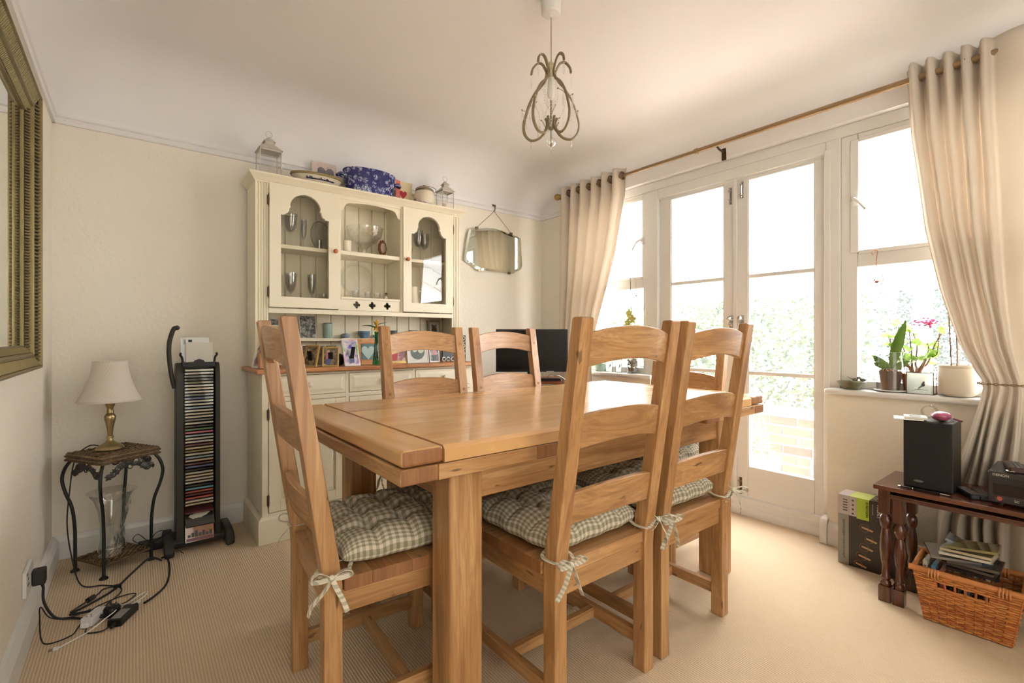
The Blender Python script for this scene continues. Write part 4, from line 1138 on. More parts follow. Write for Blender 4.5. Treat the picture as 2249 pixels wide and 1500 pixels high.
m = MB()
for i in range(7): m.add([(-.05+.015*i, -.018, .0056), (-.038+.015*i, -.018, .0056), (-.038+.015*i, -.005+.02*((i*37) % 5)/5, .0056), (-.05+.015*i, -.005+.02*((i*37) % 5)/5, .0056)], [(0, 1, 2, 3)])
m.build('printed_city', cdm['black'], warm)
t1 = cd((RKX-.012, RKY-.006, .990), 'white', 'CD case with a pale sleeve and barcode standing at the back of the tower top', rot=(R(82), 0, 0), W2=.060, Dp=.064, H=.0100)
t2 = cd((RKX+.002, RKY-.034, .976), 'white', 'frosted white CD case leaning in front on the tower top', rot=(R(80), 0, 0), W2=.0602, Dp=.050, H=.0100)
m = MB()
for k in range(9): m.box(-.050, -.041, .050-k*.0028, .0515-k*.0028, .0052, .0054)
for (x, y) in ((-.022, .044), (-.022, .024)):
    m.box(x-.008, x+.008, y-.006, y+.006, .0052, .0054)
m.build('printed_barcode', BLACK, t1)

# ------------------------------------------------------------------ socket, plug, leads and adaptors
sk_ = thing('wall_socket', 'white double electrical socket low on the left wall', 'socket', (-.295, 2.41, .2))
MB().box(-.300, -.288, 2.335, 2.485, .150, .238).build('face_plate', WHITE, sk_, bevel=.004, seg=3, world=True)
m = MB()
for y in (2.362,): m.box(-.2885, -.2875, y-.006, y+.006, .218, .226)
for a, b in ((2.375, .205), (2.366, .184), (2.384, .184)): m.box(-.2882, -.2872, a-.003, a+.003, b-.004, b+.004)
m.build('pin_slots', BLACK, sk_, world=True)
RUB = plain('black_rubber', rgb(30, 29, 28), .5, var=.05)
def cable(name, label, pts, r_=.003, mat=None, cat='cable', n=6, extra=None, loc=None):
    P = bez(pts, n); o = thing(name, label, cat, tuple(P[0]))
    MB().tube(P, r_, 8).build('lead', mat or RUB, o, world=True)
    if extra: extra(o)
    return o
def plug3(o):
    MB().box(-.287, -.250, 2.430, 2.472, .150, .205).build('plug', RUB, o, bevel=.006, seg=3, world=True)
    MB().tube([(-.262, 2.448, .152), (-.258, 2.446, .135)], [.006, .004], 8).build('strain_relief', RUB, o, world=True)
cable('power_lead', 'black lead running from the wall socket plug down to the white adaptor block', [(-.258, 2.446, .135), (-.255, 2.44, .08), (-.225, 2.43, .02), (-.18, 2.42, .006), (-.14, 2.385, .006), (-.118, 2.37, .012)], .0042, extra=plug3)
cable('lamp_lead', 'thin black lamp lead trailing down the back leg of the side table to the floor', [(-.115, 2.925, .548), (-.16, 2.94, .552), (-.205, 2.92, .50), (-.222, 2.90, .36), (-.228, 2.88, .22), (-.205, 2.80, .09), (-.17, 2.70, .012), (-.10, 2.66, .005), (-.045, 2.60, .005), (-.04, 2.54, .005), (-.075, 2.47, .005), (-.09, 2.42, .012)], .0026)
cable('adapter_lead', 'thick black lead arching from the tower foot to the round black plug', [(.105, 2.775, .010), (.06, 2.74, .045), (.0, 2.66, .03), (-.06, 2.57, .012), (-.13, 2.50, .008), (-.185, 2.455, .007), (-.16, 2.44, .008), (-.12, 2.42, .012), (-.085, 2.385, .018)], .0044)
cable('charger_lead', 'black lead curving from the tower foot round to the laptop adaptor', [(.108, 2.80, .012), (.125, 2.74, .03), (.128, 2.62, .015), (.110, 2.50, .006), (.07, 2.42, .006), (.035, 2.375, .008)], .0044)
cable('loop_lead', 'thin black lead looping against the skirting board', [(-.125, 2.44, .012), (-.19, 2.43, .005), (-.24, 2.44, .02), (-.262, 2.42, .075), (-.258, 2.36, .06), (-.248, 2.30, .012), (-.225, 2.265, .005), (-.17, 2.28, .005), (-.155, 2.33, .005), (-.13, 2.41, .007), (-.11, 2.46, .007), (-.03, 2.50, .006), (.01, 2.485, .006), (-.02, 2.43, .008), (-.055, 2.40, .012)], .0022)
cable('small_lead', 'short black lead with a rectangular connector beside the thick lead', [(-.085, 2.36, .006), (-.125, 2.32, .004), (-.13, 2.27, .004), (-.09, 2.25, .004), (-.065, 2.26, .008)], .0024)
def usb(o):
    MB().box(-.2105, -.196, 2.208, 2.222, .002, .009).build('plug_body', WHITE, o, bevel=.001, world=True)
    MB().box(-.222, -.2105, 2.2095, 2.2205, .0025, .0075).build('metal_plug', CHROME, o, world=True)
cable('usb_lead', 'white USB lead looping over the black adaptors on the carpet', [(-.198, 2.216, .005), (-.17, 2.235, .005), (-.12, 2.27, .008), (-.08, 2.29, .026), (-.05, 2.33, .030), (-.06, 2.37, .03), (-.03, 2.375, .012), (.02, 2.42, .006), (.045, 2.46, .006), (.040, 2.48, .006), (.012, 2.45, .007), (-.02, 2.41, .008), (-.06, 2.42, .012), (-.115, 2.44, .010)], .0021, WHITE, extra=usb)
fer = thing('ferrite_lead', 'black lead with a fat ferrite bead and small rectangular plug on the carpet', 'cable', (-.12, 2.55, 0))
m = MB().tube(bez([(-.185, 2.45, .016), (-.13, 2.52, .018), (-.11, 2.56, .014), (-.095, 2.60, .012), (-.06, 2.60, .012)], 5), .003, 8)
m.build('lead', RUB, fer, world=True)
MB().tube([(-.140, 2.508, .019), (-.122, 2.532, .019)], .0095, 10).build('ferrite_bead', RUB, fer, world=True)
MB().box(-.064, -.038, 2.590, 2.605, .006, .018).build('connector', RUB, fer, bevel=.002, world=True)
def rbox(name, label, cat, c, s, rz, mat, bev=.004, rx=0):
    o = MB().box(-s[0]/2, s[0]/2, -s[1]/2, s[1]/2, 0, s[2]).build(name, mat, None, bevel=bev, seg=3)
    o.location = c; o.rotation_euler = (rx, 0, rz); tag(o, label, cat); return o
ad = thing('laptop_adaptor', 'black laptop power adaptor with a grey label on the carpet', 'adaptor', (-.028, 2.305, 0), R(62))
MB().box(-.055, .055, -.023, .023, .001, .028).build('body', BLACK, ad, bevel=.004, seg=3)
MB().box(-.045, .020, -.015, .017, .0280, .0284).build('rating_label', plain('label_grey', rgb(150, 148, 146), .5), ad)
MB().tube([(.055, 0, .014), (.085, 0, .010)], [.009, .005], 8).tube([(-.055, 0, .014), (-.072, 0, .010)], [.008, .005], 8).build('strain_relief', RUB, ad)
MB().tube([(.085, 0, .010), (.108, .002, .007)], .0055, 8).build('white_tape', PAPER, ad)
wb_ = thing('adaptor_block', 'white plug adaptor block with socket holes on the carpet', 'adaptor', (-.112, 2.352, 0), R(58))
MB().box(-.042, .042, -.020, .020, .002, .034).build('body', plain('white_plastic', rgb(226, 222, 224), .35), wb_, bevel=.005, seg=3)
MB().box(-.052, -.038, -.012, .012, .004, .018).build('side_plug', WHITE, wb_, bevel=.002)
m = MB()
for a, b in ((-.015, 0), (-.026, .008), (-.026, -.008)): m.box(a-.002, a+.002, b-.003, b+.003, .0340, .0343)
m.build('socket_holes', BLACK, wb_)
rp = thing('round_plug', 'round black three pin plug lying pins up by the white block', 'plug', (-.062, 2.352, 0), R(20))
MB().lathe([(0, 0), (.020, 0), (.026, .006), (.026, .030), (.022, .036), (0, .036)], (0, 0, .003), 20).tube([(-.024, .0, .016), (-.05, .010, .016)], [.008, .005], 8).build('body', BLACK, rp)
m = MB().box(-.003, .003, .010, .014, .038, .054).box(-.013, -.007, -.010, -.006, .038, .052).box(.007, .013, -.010, -.006, .038, .052)
m.build('pin', CHROME, rp)
rt = thing('router', 'small black network box with thin looping leads on the carpet between table and tower', 'router', (.095, 3.00, 0))
MB().box(.02, .14, 2.95, 3.04, .002, .032).build('body', BLACK, rt, bevel=.004, world=True)
m = MB(); m.tube(bez([(.04, 2.97, .03), (-.0, 2.96, .07), (.02, 2.97, .09), (.06, 2.96, .05), (.12, 2.93, .02)], 6), .0018, 5)
m.tube(bez([(.05, 2.96, .02), (.09, 2.97, .08), (.13, 2.94, .085), (.145, 2.90, .03), (.16, 2.78, .05), (.19, 2.77, .02)], 6), .0018, 5)
m.tube(bez([(.03, 2.94, .01), (.08, 2.93, .05), (.14, 2.90, .09), (.18, 2.84, .10)], 6), .0018, 5)
m.build('leads', RUB, rt, world=True)
# ------------------------------------------------------------------ nest of tables
def turned(m, x, y, z0, z1, s=.020):
    h = z1-z0
    m.box(x-s, x+s, y-s, y+s, z0, z0+.062)
    m.box(x-s, x+s, y-s, y+s, z1-.095, z1)
    a = z0+.062; b = z1-.095; L = b-a
    pr = [(.017, 0), (.019, .012), (.014, .022), (.019, .032), (.013, .040), (.012, .08*1), (.017, L*.36), (.0205, L*.5), (.018, L*.66), (.0125, L-.062), (.018, L-.054), (.0205, L-.036), (.0205, L-.024), (.016, L-.012), (.0115, L-.006), (.017, L)]
    m.lathe(pr, (x, y, a), 16)
nt = thing('nesting_table', 'outer mahogany nesting table with turned legs holding the speaker and hi-fi', 'table', (2.52, .32, 0))
NX0, NX1, NY0, NY1, NZ = 2.33, 2.64, -.05, .612, .464
MB().box(NX0, NX1, NY0, NY1, NZ-.018, NZ).build('tabletop', dark(1), nt, bevel=.003, world=True)
for x in (NX0+.034, NX1-.034):
    for y in (NY0+.034, NY1-.034):
        m = MB(); turned(m, x, y, 0, NZ-.018); m.build('leg', dark(2), nt, bevel=.0025, world=True)
MB().box(NX1-.05, NX1-.035, NY0+.05, NY1-.05, NZ-.075, NZ-.018).build('rail', dark(1), nt, world=True)
for y in (NY0+.027, NY1-.041): MB().box(NX0+.05, NX1-.05, y, y+.014, NZ-.06, NZ-.018).build('rail', dark(0), nt, world=True)
nt2 = thing('nesting_table', 'smaller mahogany nesting table slid underneath the outer one', 'table', (2.50, .30, 0))
MX0, MX1, MY0_, MY1_, MZ = 2.328, 2.575, .03, .560, .436
MB().box(MX0, MX1, MY0_, MY1_, MZ-.018, MZ).build('tabletop', dark(1), nt2, bevel=.003, world=True)
for x in (MX0+.034, MX1-.034):
    for y in (MY0_+.026, MY1_-.026):
        m = MB(); turned(m, x, y, 0, MZ-.018, .0185); m.build('leg', dark(2), nt2, bevel=.0025, world=True)
# speaker
sp = thing('loudspeaker', 'black box loudspeaker standing on the mahogany table below the window sill', 'speaker', (2.47, .456, NZ))
MB().box(2.405, 2.555, .383, .531, NZ+.001, .728).build('cabinet', plain('black_ash', rgb(40, 36, 32), .3, var=.15, scale=30), sp, bevel=.002, world=True)
MB().box(2.394, 2.4045, .385, .529, NZ+.004, .726).build('grille', plain('grille_cloth', rgb(22, 19, 18), .8, var=.1), sp, bevel=.004, seg=3, world=True)
MB().prism([(.482+.015*math.cos(a)*1.0+(.0 if math.cos(a) > 0 else -.0), .494+.0042*math.sin(a)) for a in [2*PI*i/16 for i in range(16)]], 0, 2.3925, 2.3941).build('badge', plain('badge_grey', rgb(120, 112, 104), .3, .5), sp, world=True)
# things on the speaker
o = MB().box(-.045, .045, -.045, .045, 0, .003).build('notepad', PAPER, None); o.location = (2.425, .520, .7284); o.rotation_euler = (0, 0, .25)
tag(o, 'white paper overhanging the left corner of the loudspeaker top', 'paper')
o = thing('notebook', 'small pale notebook lying on the paper on the loudspeaker', 'notebook', (2.435, .500, .7316), .25)
MB().box(-.036, .036, -.034, .034, 0, .007).build('pages', PAPER, o, bevel=.001); MB().box(-.037, .037, -.035, .035, .007, .0085).build('cover', plain('pale_cover', rgb(206, 200, 186), .5), o)
MB().box(-.020, .018, -.016, .018, .0085, .0088).build('picture', plain('cover_print', rgb(130, 136, 130), .5, var=.4, scale=80), o)
o = thing('glasses_case', 'shiny pink zipped case with a dark red pull on the loudspeaker', 'case', (2.455, .425, .7284))
MB().ball((0, 0, .019), .034, 20, 12, (1.0, .92, .56)).build('shell', plain('pink_shell', rgb(176, 88, 120), .25, var=.05, coat=.4), o)
MB().ring((0, 0, .017), .0325, .0016, n=28, k=6).build('zip', plain('plum', rgb(110, 24, 60), .4), o)
MB().tube(bez([(.010, -.033, .012), (.006, -.048, .008), (.012, -.058, .004)], 5), .003, 6).build('zip_pull', plain('plum', rgb(110, 24, 60), .4), o)
o = thing('tape_dispenser', 'clear plastic tape ring behind the pink case on the loudspeaker', 'tape', (2.500, .468, .7284))
MB().lathe([(.020, -.008), (.027, -.008), (.027, .008), (.020, .008), (.020, -.008)], (0, 0, .027), 24, close=False, axis=0).build('ring', glass('clear_plastic', (.85, .85, .83, 1), 2.0, .08), o)
# pen
pn = thing('pen', 'black and silver pen at the foot of the loudspeaker on the table edge', 'pen', (2.362, .455, NZ+.0045))
MB().tube([(2.362, .53, NZ+.0045), (2.360, .412, NZ+.0045)], .0038, 10).build('barrel', BLACK, pn, world=True)
MB().tube([(2.360, .412, NZ+.0045), (2.3598, .396, NZ+.0045), (2.3595, .384, NZ+.0045)], [.0038, .003, .0008], 10).tube([(2.362, .530, NZ+.0045), (2.3622, .538, NZ+.0045)], .0032, 10).ring((2.3612, .492, NZ+.0045), .0036, .0009, axis=1, n=12, k=5).build('trim', CHROME, pn, world=True)
# remotes on table
def remote(label, loc, rz, L=.13, w_=.042, h=.018, rx=0, btn=rgb(120, 116, 110), edge=None):
    o = thing('remote_control', label, 'remote control', loc, rz)
    o.rotation_euler = (rx, 0, rz)
    MB().box(-w_/2, w_/2, -L/2, L/2, 0, h).build('body', BLACK if not edge else edge, o, bevel=.005, seg=3)
    m = MB(); bm1 = plain('remote_button', btn, .4, var=.2)
    for j in range(8):
        for i in range(3):
            m.box(-w_*.32+i*w_*.25, -w_*.32+i*w_*.25+w_*.17, -L*.40+j*L*.10, -L*.40+j*L*.10+L*.055, h, h+.0012)
    m.build('buttons', bm1, o); return o
remote('black remote control on the table between loudspeaker and hi-fi, nearer the loudspeaker', (2.440, .348, NZ+.0005), R(-58), .12, .036)
remote('grey buttoned remote control beside the left side of the black hi-fi', (2.452, .314, NZ+.0005), R(-70), .12, .034, btn=rgb(150, 146, 140))
# hi-fi
hf = thing('hifi_unit', 'black compact disc hi-fi unit at the right end of the mahogany table', 'hi-fi', (2.48, .18, NZ))
HY0, HY1, HZ0, HZ1 = .06, .288, NZ+.008, .580
MB().box(2.378, 2.60, HY0, HY1, HZ0, HZ1).build('case', plain('hifi_black', rgb(46, 44, 42), .35, var=.05), hf, bevel=.004, world=True)
MB().box(2.3755, 2.3785, HY0+.012, HY1-.014, HZ1-.036, HZ1-.018).build('disc_tray', plain('hifi_tray', rgb(30, 29, 28), .3), hf, bevel=.001, world=True)
MB().box(2.3765, 2.3785, HY0+.012, HY1-.014, HZ0+.028, HZ1-.040).build('display_window', plain('hifi_window', rgb(22, 14, 13), .08), hf, world=True)
MB().lathe([(0, -.004), (.007, -.004), (.0085, 0)], (2.3785, HY1-.030, HZ0+.016), 20, axis=0).build('power_button', plain('red_brown', rgb(170, 90, 80), .3), hf, world=True)
MB().ring((2.377, HY1-.030, HZ0+.016), .0105, .0012, axis=0, n=20, k=6).build('button_ring', plain('dull_red', rgb(90, 30, 28), .4), hf, world=True)
MB().box(2.3765, 2.3785, HY1-.078, HY1-.066, HZ0+.012, HZ0+.014).box(2.3765, 2.3785, HY1-.078, HY1-.066, HZ0+.017, HZ0+.019).build('button_marks', CHROME, hf, world=True)
LET = plain('silver_letters', rgb(206, 200, 190), .4)
def yztext(name, s, size, mat, par, x, y, z, rot=0, bold=0.0):
    """lettering on a face that looks towards -X; reads along -Y"""
    M = Matrix.Translation((x, y, z)) @ Matrix(((0, 0, -1, 0), (-1, 0, 0, 0), (0, 1, 0, 0), (0, 0, 0, 1))) @ Matrix.Rotation(rot, 4, 'Z')
    return text(name, s, size, mat, par, M, bold=bold)
yztext('lettering', 'DENON', .0115, LET, hf, 2.3775, HY1-.012, HZ1-.014)
for y in (HY0+.03, HY1-.03):
    for x in (2.40, 2.58): MB().lathe([(.011, 0), (.011, .008)], (x, y, NZ), 14).build('foot', BLACK, hf, world=True)
remote('remote control with grey and red buttons lying on top of the hi-fi', (2.455, .228, HZ1+.001), R(-76), .125, .044, .02, btn=rgb(160, 140, 140), edge=plain('remote_maroon', rgb(60, 30, 32), .35))
o = thing('computer_mouse', 'small shiny black oval gadget beside the remote on the hi-fi', 'gadget', (2.402, .232, HZ1+.001))
MB().ball((0, 0, .005), .016, 16, 8, (.7, 1.1, .34)).build('shell', plain('gloss_black', rgb(24, 22, 24), .08), o)
MB().ring((0, 0, .0055), .0145, .0012, n=20, k=6).build('band', CHROME, o)

# ------------------------------------------------------------------ boxed string lights
bx = thing('light_box', 'carton of festoon string lights standing on the carpet against the wall by the door', 'box', (2.64, .71, 0))
KX0, KX1, KY0, KY1, KZ = 2.592, 2.70, .560, .815, .320
MB().box(KX0, KX1, KY0, KY1, .001, KZ).build('carton', plain('carton_black', rgb(50, 40, 34), .35, var=.08), bx, bevel=.001, world=True)
def sheet(name, mat, y0, y1, z0, z1, e=.0008): return MB().box(KX0-e, KX0, y0, y1, z0, z1).build(name, mat, bx, world=True)
SILV = plain('printed_silver', rgb(196, 186, 182), .35, .2); LIME = plain('lime_print', rgb(176, 200, 60), .4); PGREY = plain('printed_grey', rgb(150, 146, 136), .4)
sheet('silver_panel', SILV, .772, .8148, .232, .3195); sheet('text_panel', PGREY, .772, .8148, .002, .231)
sheet('icon_panel', SILV, .742, .7715, .232, .3195); sheet('lime_panel', LIME, .694, .7415, .226, .3195)
m = MB(); r2 = random.Random(2)
for j in range(5): m.box(KX0-.0012, KX0-.0008, .777, .795, .250+j*.012, .255+j*.012)
for j in range(30): m.box(KX0-.0012, KX0-.0008, .787, .797-r2.uniform(0, .004), .03+j*.006, .033+j*.006)
for j in range(4): m.lathe([(.0045, 0), (.0045, -.0004)], (KX0-.0008, .756, .243+j*.020), 8, axis=0)
m.build('small_print', plain('print_dark', rgb(70, 64, 60), .5), bx, world=True)
yztext('lettering', '10 FESTOON', .0125, BLACK, bx, KX0-.0012, .706, .312, R(-90), .0004)
yztext('lettering', 'FIREFLY', .0175, LET, bx, KX0-.0012, .664, .308, R(-90), .0005)
yztext('lettering', 'FESTOON LIGHTS', .0060, LET, bx, KX0-.0012, .683, .306, R(-90))
GLOW = plain('printed_gold', rgb(206, 166, 120), .4); GOLD2 = plain('printed_brown', rgb(130, 96, 66), .4)
for k, (y, z, s) in enumerate(((.712, .190, 1.0), (.694, .143, .9), (.712, .103, 1.0), (.724, .060, 1.1), (.735, .020, .95))):
    m = MB(); m.ring((KX0-.0010, y, z), .0175*s, .0013, axis=0, n=18, k=5)
    m.build('printed_bulb', GOLD2, bx, world=True)
    MB().prism([(y-.002, z+.004), (y+.010, z+.006), (y+.010, z-.001), (y-.030*s, z-.010), (y-.034*s, z-.003)], 0, KX0-.0016, KX0-.0009).build('printed_filament', GLOW, bx, world=True)
MB().box(KX0, KX1, .772, .8148, KZ, KZ+.0006).build('silver_panel', SILV, bx, world=True)
MB().box(KX0, KX1, .694, .7715, KZ, KZ+.0006).build('lime_panel', plain('lime_pale', rgb(200, 214, 120), .4), bx, world=True)
m = MB()
for j in range(16):
    y = .565+.008*j; x = KX0+.01+r2.uniform(0, .03); m.box(x, x+r2.uniform(.03, .05), y, y+.0025, KZ+.0002, KZ+.0008)
m.build('printed_streaks', plain('streak_print', rgb(160, 150, 140), .4), bx, world=True)

# ------------------------------------------------------------------ wicker basket of CDs
WO = [plain('willow_%d' % i, c, .45, var=.2, scale=50, coat=.15) for i, c in enumerate((rgb(212, 136, 70), rgb(188, 104, 48), rgb(150, 72, 34)))]
bk = thing('wicker_basket', 'orange brown wicker basket full of CDs on the carpet by the nesting tables', 'basket', (2.40, .34, 0), R(3))
def bpt(u, v, z):   # u,v in -1..1 on the plan; basket flares upwards
    s = z/.195; return ((.075+.030*s)*u + 0.0, (.112+.030*s)*v, z)
H_B = .195
m = MB(); rows = 21
for j in range(rows):
    z = .008+(H_B-.022)*j/(rows-1); per = [(-1, -1), (1, -1), (1, 1), (-1, 1)]; pts = []
    for q in range(4):
        a, b = per[q], per[(q+1) % 4]; K = 10 if q % 2 else 8
        for i in range(K*2):
            t = i/(K*2); u = a[0]+(b[0]-a[0])*t; v = a[1]+(b[1]-a[1])*t
            d = (1 if ((i//2)+j) % 2 else -1)*.0042 if i % 2 == 0 else 0
            p = Vector(bpt(u, v, z)); nn = Vector(((b[1]-a[1]), -(b[0]-a[0]), 0)).normalized(); pts.append(p+nn*d)
    front_gap = 16 <= j <= 17
    m.m = rnd.choice((0, 0, 1))
    if front_gap:    # hand-hold openings left in both long sides
        continue
    m.tube(pts, .0043, 6, closed=True)
# solid runs beside the hand-holds
for j in (16, 17):
    z = .008+(H_B-.022)*j/(rows-1)
    for (a, b) in (((-1, -1), (1, -1)), ((1, 1), (-1, 1)), ((-1, 1), (-1, .55)), ((-1, -.45), (-1, -1)), ((1, -1), (1, -.5)), ((1, .5), (1, 1))):
        pts = [bpt(a[0]+(b[0]-a[0])*i/8, a[1]+(b[1]-a[1])*i/8, z) for i in range(9)]
        m.m = j % 2; m.tube(pts, .0043, 6)
m.build('weave', WO, bk, kind='stuff', fix=False)
m = MB()
for q in range(4):
    a, b = ((-1, -1), (1, -1), (1, 1), (-1, 1))[q], ((1, -1), (1, 1), (-1, 1), (-1, -1))[q]
    K = 10 if q % 2 else 8
    for i in range(K):
        u = a[0]+(b[0]-a[0])*i/K; v = a[1]+(b[1]-a[1])*i/K
        m.tube([bpt(u, v, .004), bpt(u, v, H_B)], .0036, 6)
m.build('stakes', WO[1], bk)
MB().box(-.078, .078, -.115, .115, .004, .010).build('bottom', WO[1], bk)
rim = [bpt(u, v, H_B) for u, v in ((-1, -1), (1, -1), (1, 1), (-1, 1))]
for q in (0, 2):
    MB().tube([rim[q], rim[(q+1) % 4]], .0085, 10).build('rim', WO[0], bk)
for q in (1, 3):
    a = Vector(rim[q]); b = Vector(rim[(q+1) % 4]); d = (b-a).normalized()
    MB().tube([a-d*.012, b+d*.012], .0105, 12).build('rim', WO[0], bk)
    for f in (.16, .19, .22, .25, .80, .83, .86, .89):
        c = a+(b-a)*f; MB().ring((c.x, c.y, c.z-.006), .0145, .0034, axis=1, n=16, k=6).build('binding', WO[0], bk)
bpos = Matrix.Translation((2.40, .34, 0)) @ Matrix.Rotation(R(3), 4, 'Z')
def bcd(label, x, y, z, col, rx, ry, rz, W2=.071, H=.0102, Dp=.062):
    p = bpos @ Vector((x, y, z)); return cd(tuple(p), col, label, (R(rx), R(ry), R(rz)), 'CD cases in the basket', W2, Dp, H)
g = bcd('CD case with an olive brown cover, topmost of the pile in the basket', -.005, -.012, .292, 'olive', 3, 7, 94)
m = MB(); m.box(-.05, .05, -.003, -.001, .0054, .0058).box(-.045, .045, -.045, -.0435, .0054, .0058); m.build('cover_rule', plain('gilt_print', rgb(160, 130, 80), .4), g)
bcd('cream edged CD case under the olive one in the basket', -.002, -.004, .276, 'cream', 0, 4, 86, H=.0103)
bcd('white CD case second below the olive one in the basket', -.006, .0, .262, 'white', 1, 5, 88, H=.0104)
bcd('lilac tinted CD case slanting left in the basket pile', .005, .045, .245, 'grey', -3, 2, 110, H=.0105)
bcd('dark CD case lower in the basket pile', -.002, -.02, .236, 'black', 0, 3, 90, H=.0106)
bcd('dark CD case at the base of the flat pile in the basket', 0, -.012, .222, 'black', 0, 2, 84, H=.0107)
bcd('black CD case below the pile resting on the packed ones', .002, -.015, .209, 'black', 0, 1, 93, H=.0108)
bcd('clear pale CD case leaning at the back of the basket by the curtain', .05, .0, .262, 'pale blue', 6, -25, 92, H=.0109)
lab = ['white barcode ended CD case packed upright at the left end of the basket', 'pale blue CD case packed upright second from the left end of the basket', 'red edged CD case packed upright third from the left end', 'black CD case packed upright fourth from the left end', 'grey CD case packed upright fifth from the left end', 'pale CD case packed upright behind the hand hold', 'dark CD case packed upright near the middle of the basket', 'white CD case packed upright right of the middle', 'pink CD case packed upright toward the right end']
for i, (c_, l_) in enumerate(zip(['white', 'sky blue', 'red', 'black', 'grey', 'pale blue', 'black', 'white', 'pink'], lab)):
    hh = .0105+.0001*i
    tall = i < 3
    o = bcd(l_, -.002-(.012 if tall else 0), .108-i*.023, (.125 if tall else .078)-(.012*i if tall else 0), c_, 90, 0, 0, W2=.066, H=hh+(.004 if tall else 0), Dp=.095 if tall else .062)
    if i == 0:
        m = MB()
        for k in range(8): m.box(-.0668, -.0662, .030+k*.0065, .0335+k*.0065, -.004, .004)
        m.build('printed_barcode', cdm['maroon'], o)
cable('speaker_lead', 'thin brown lead hanging behind the nesting tables down to the carpet', [(2.66, .18, .44), (2.665, .185, .34), (2.655, .165, .25), (2.66, .12, .16), (2.67, .08, .08), (2.66, .05, .01)], .0035, plain('brown_flex', rgb(70, 44, 32), .5))
# ------------------------------------------------------------------ on top of the dresser (z 1.94)
TZ2 = 1.9405
WMET = plain('whitewashed_metal', rgb(206, 198, 184), .6, var=.05, scale=30)
def lantern(label, x, y, w_, h, wick=True):
    t = thing('lantern', label, 'lantern', (x, y, TZ2), group='white lanterns on the dresser'); s = w_/2; hb = h*.60
    m = MB()
    for sx in (-1, 1):
        for sy in (-1, 1): m.box(sx*s-.004 if sx > 0 else sx*s, sx*s if sx > 0 else sx*s+.004, sy*s-.004 if sy > 0 else sy*s, sy*s if sy > 0 else sy*s+.004, .006, hb)
    m.box(-s, s, -s, s, 0, .006); m.box(-s, s, -s, -s+.004, hb-.008, hb).box(-s, s, s-.004, s, hb-.008, hb).box(-s, -s+.004, -s, s, hb-.008, hb).box(s-.004, s, -s, s, hb-.008, hb)
    m.build('frame', WMET, t)
    e = s+.006; c = s*.45; m = MB()
    m.hexa([(-e, -e, hb), (e, -e, hb), (e, e, hb), (-e, e, hb)], [(-c, -c, hb+h*.14), (c, -c, hb+h*.14), (c, c, hb+h*.14), (-c, c, hb+h*.14)])
    m.box(-c*.9, c*.9, -c*.9, c*.9, hb+h*.14, hb+h*.20)
    m.hexa([(-c*1.25, -c*1.25, hb+h*.20), (c*1.25, -c*1.25, hb+h*.20), (c*1.25, c*1.25, hb+h*.20), (-c*1.25, c*1.25, hb+h*.20)], [(-.004, -.004, hb+h*.31), (.004, -.004, hb+h*.31), (.004, .004, hb+h*.31), (-.004, .004, hb+h*.31)])
    m.build('roof', WMET, t, bevel=.0008)
    MB().ring((0, 0, hb+h*.31+.018), .017, .0016, axis=1, n=20, k=6).build('ring_handle', WMET, t)
    if wick: MB().lathe([(0, 0), (.020, 0), (.020, h*.22), (0, h*.22)], (0, 0, .006), 16).build('candle', plain('wax', rgb(232, 220, 196), .5, var=.02), t)
    m = MB()
    for a in range(4):
        M = Matrix.Rotation(PI/2*a, 4, 'Z'); k = len(m.v); m.box(-s+.004, s-.004, -s+.0015, -s+.0025, .006, hb-.006); m.xf(M, k)
    m.build('panes', PANE, t)
    return t
lantern('larger white metal lantern at the left end of the dresser top', .600, 2.965, .112, .258, False)
lantern('smaller white metal lantern with a cream candle at the right end of the dresser top', 1.738, 2.965, .092, .240)
BW = NT('blue_transfer'); v_ = BW.coords(scale=(1, 1, 1)); f1_ = BW.N('TexVoronoi'); BW.L(v_, f1_.inputs[0]); f1_.inputs['Scale'].default_value = 32
f2_ = BW.noise(v_, 110, 3, .6); k_ = BW.ramp(f1_.outputs['Distance'], [(.34, (1, 1, 1, 1)), (.56, (0, 0, 0, 1))]); k2_ = BW.ramp(f2_, [(.46, (0, 0, 0, 1)), (.54, (1, 1, 1, 1))])
BW.bsdf(BW.mix(BW.math('MULTIPLY', k_, k2_), BW.mix(f2_, rgb(24, 22, 70), rgb(50, 54, 124)), rgb(178, 184, 216)), .18)
BLUEW = BW.m
ft = thing('planter_bowl', 'oval navy blue and white floral china foot bath with side handles', 'bowl', (1.186, 2.965, TZ2))
def oval(m, prof, sx, sy, n=36):
    k = len(m.v); m.lathe(prof, (0, 0, 0), n); m.xf(Matrix.Diagonal((sx, sy, 1, 1)), k); return m
m = MB(); oval(m, [(0, 0), (.88, 0), (.90, .010), (.93, .05), (.98, .10), (1.0, .135), (1.02, .152), (1.0, .158), (.96, .15), (.92, .10), (.86, .02), (0, .012)], .168, .10)
m.build('body', BLUEW, ft)
m = MB()
for s in (-1, 1): m.tube(bez([(s*.160, -.02, .11), (s*.190, -.018, .118), (s*.206, 0, .108), (s*.190, .018, .118), (s*.160, .02, .11)], 6), .0095, 8)
m.build('side_handle', BLUEW, ft)
pt = thing('serving_dish', 'oval white serving dish with blue lettering and olive rim lying on the dresser', 'dish', (.865, 2.975, TZ2))
m = MB(); oval(m, [(0, 0), (.66, 0), (.74, .010), (.96, .062), (1.0, .066), (.98, .072), (.93, .070), (.70, .018), (0, .010)], .150, .085)
m.build('dish', plain('ironstone', rgb(226, 214, 190), .25, var=.04), pt)
m = MB(); oval(m, [(.955, .060), (1.0, .062), (1.01, .067), (.99, .074), (.955, .070)], .150, .085); m.build('rim', plain('olive_glaze', rgb(150, 130, 84), .3), pt)
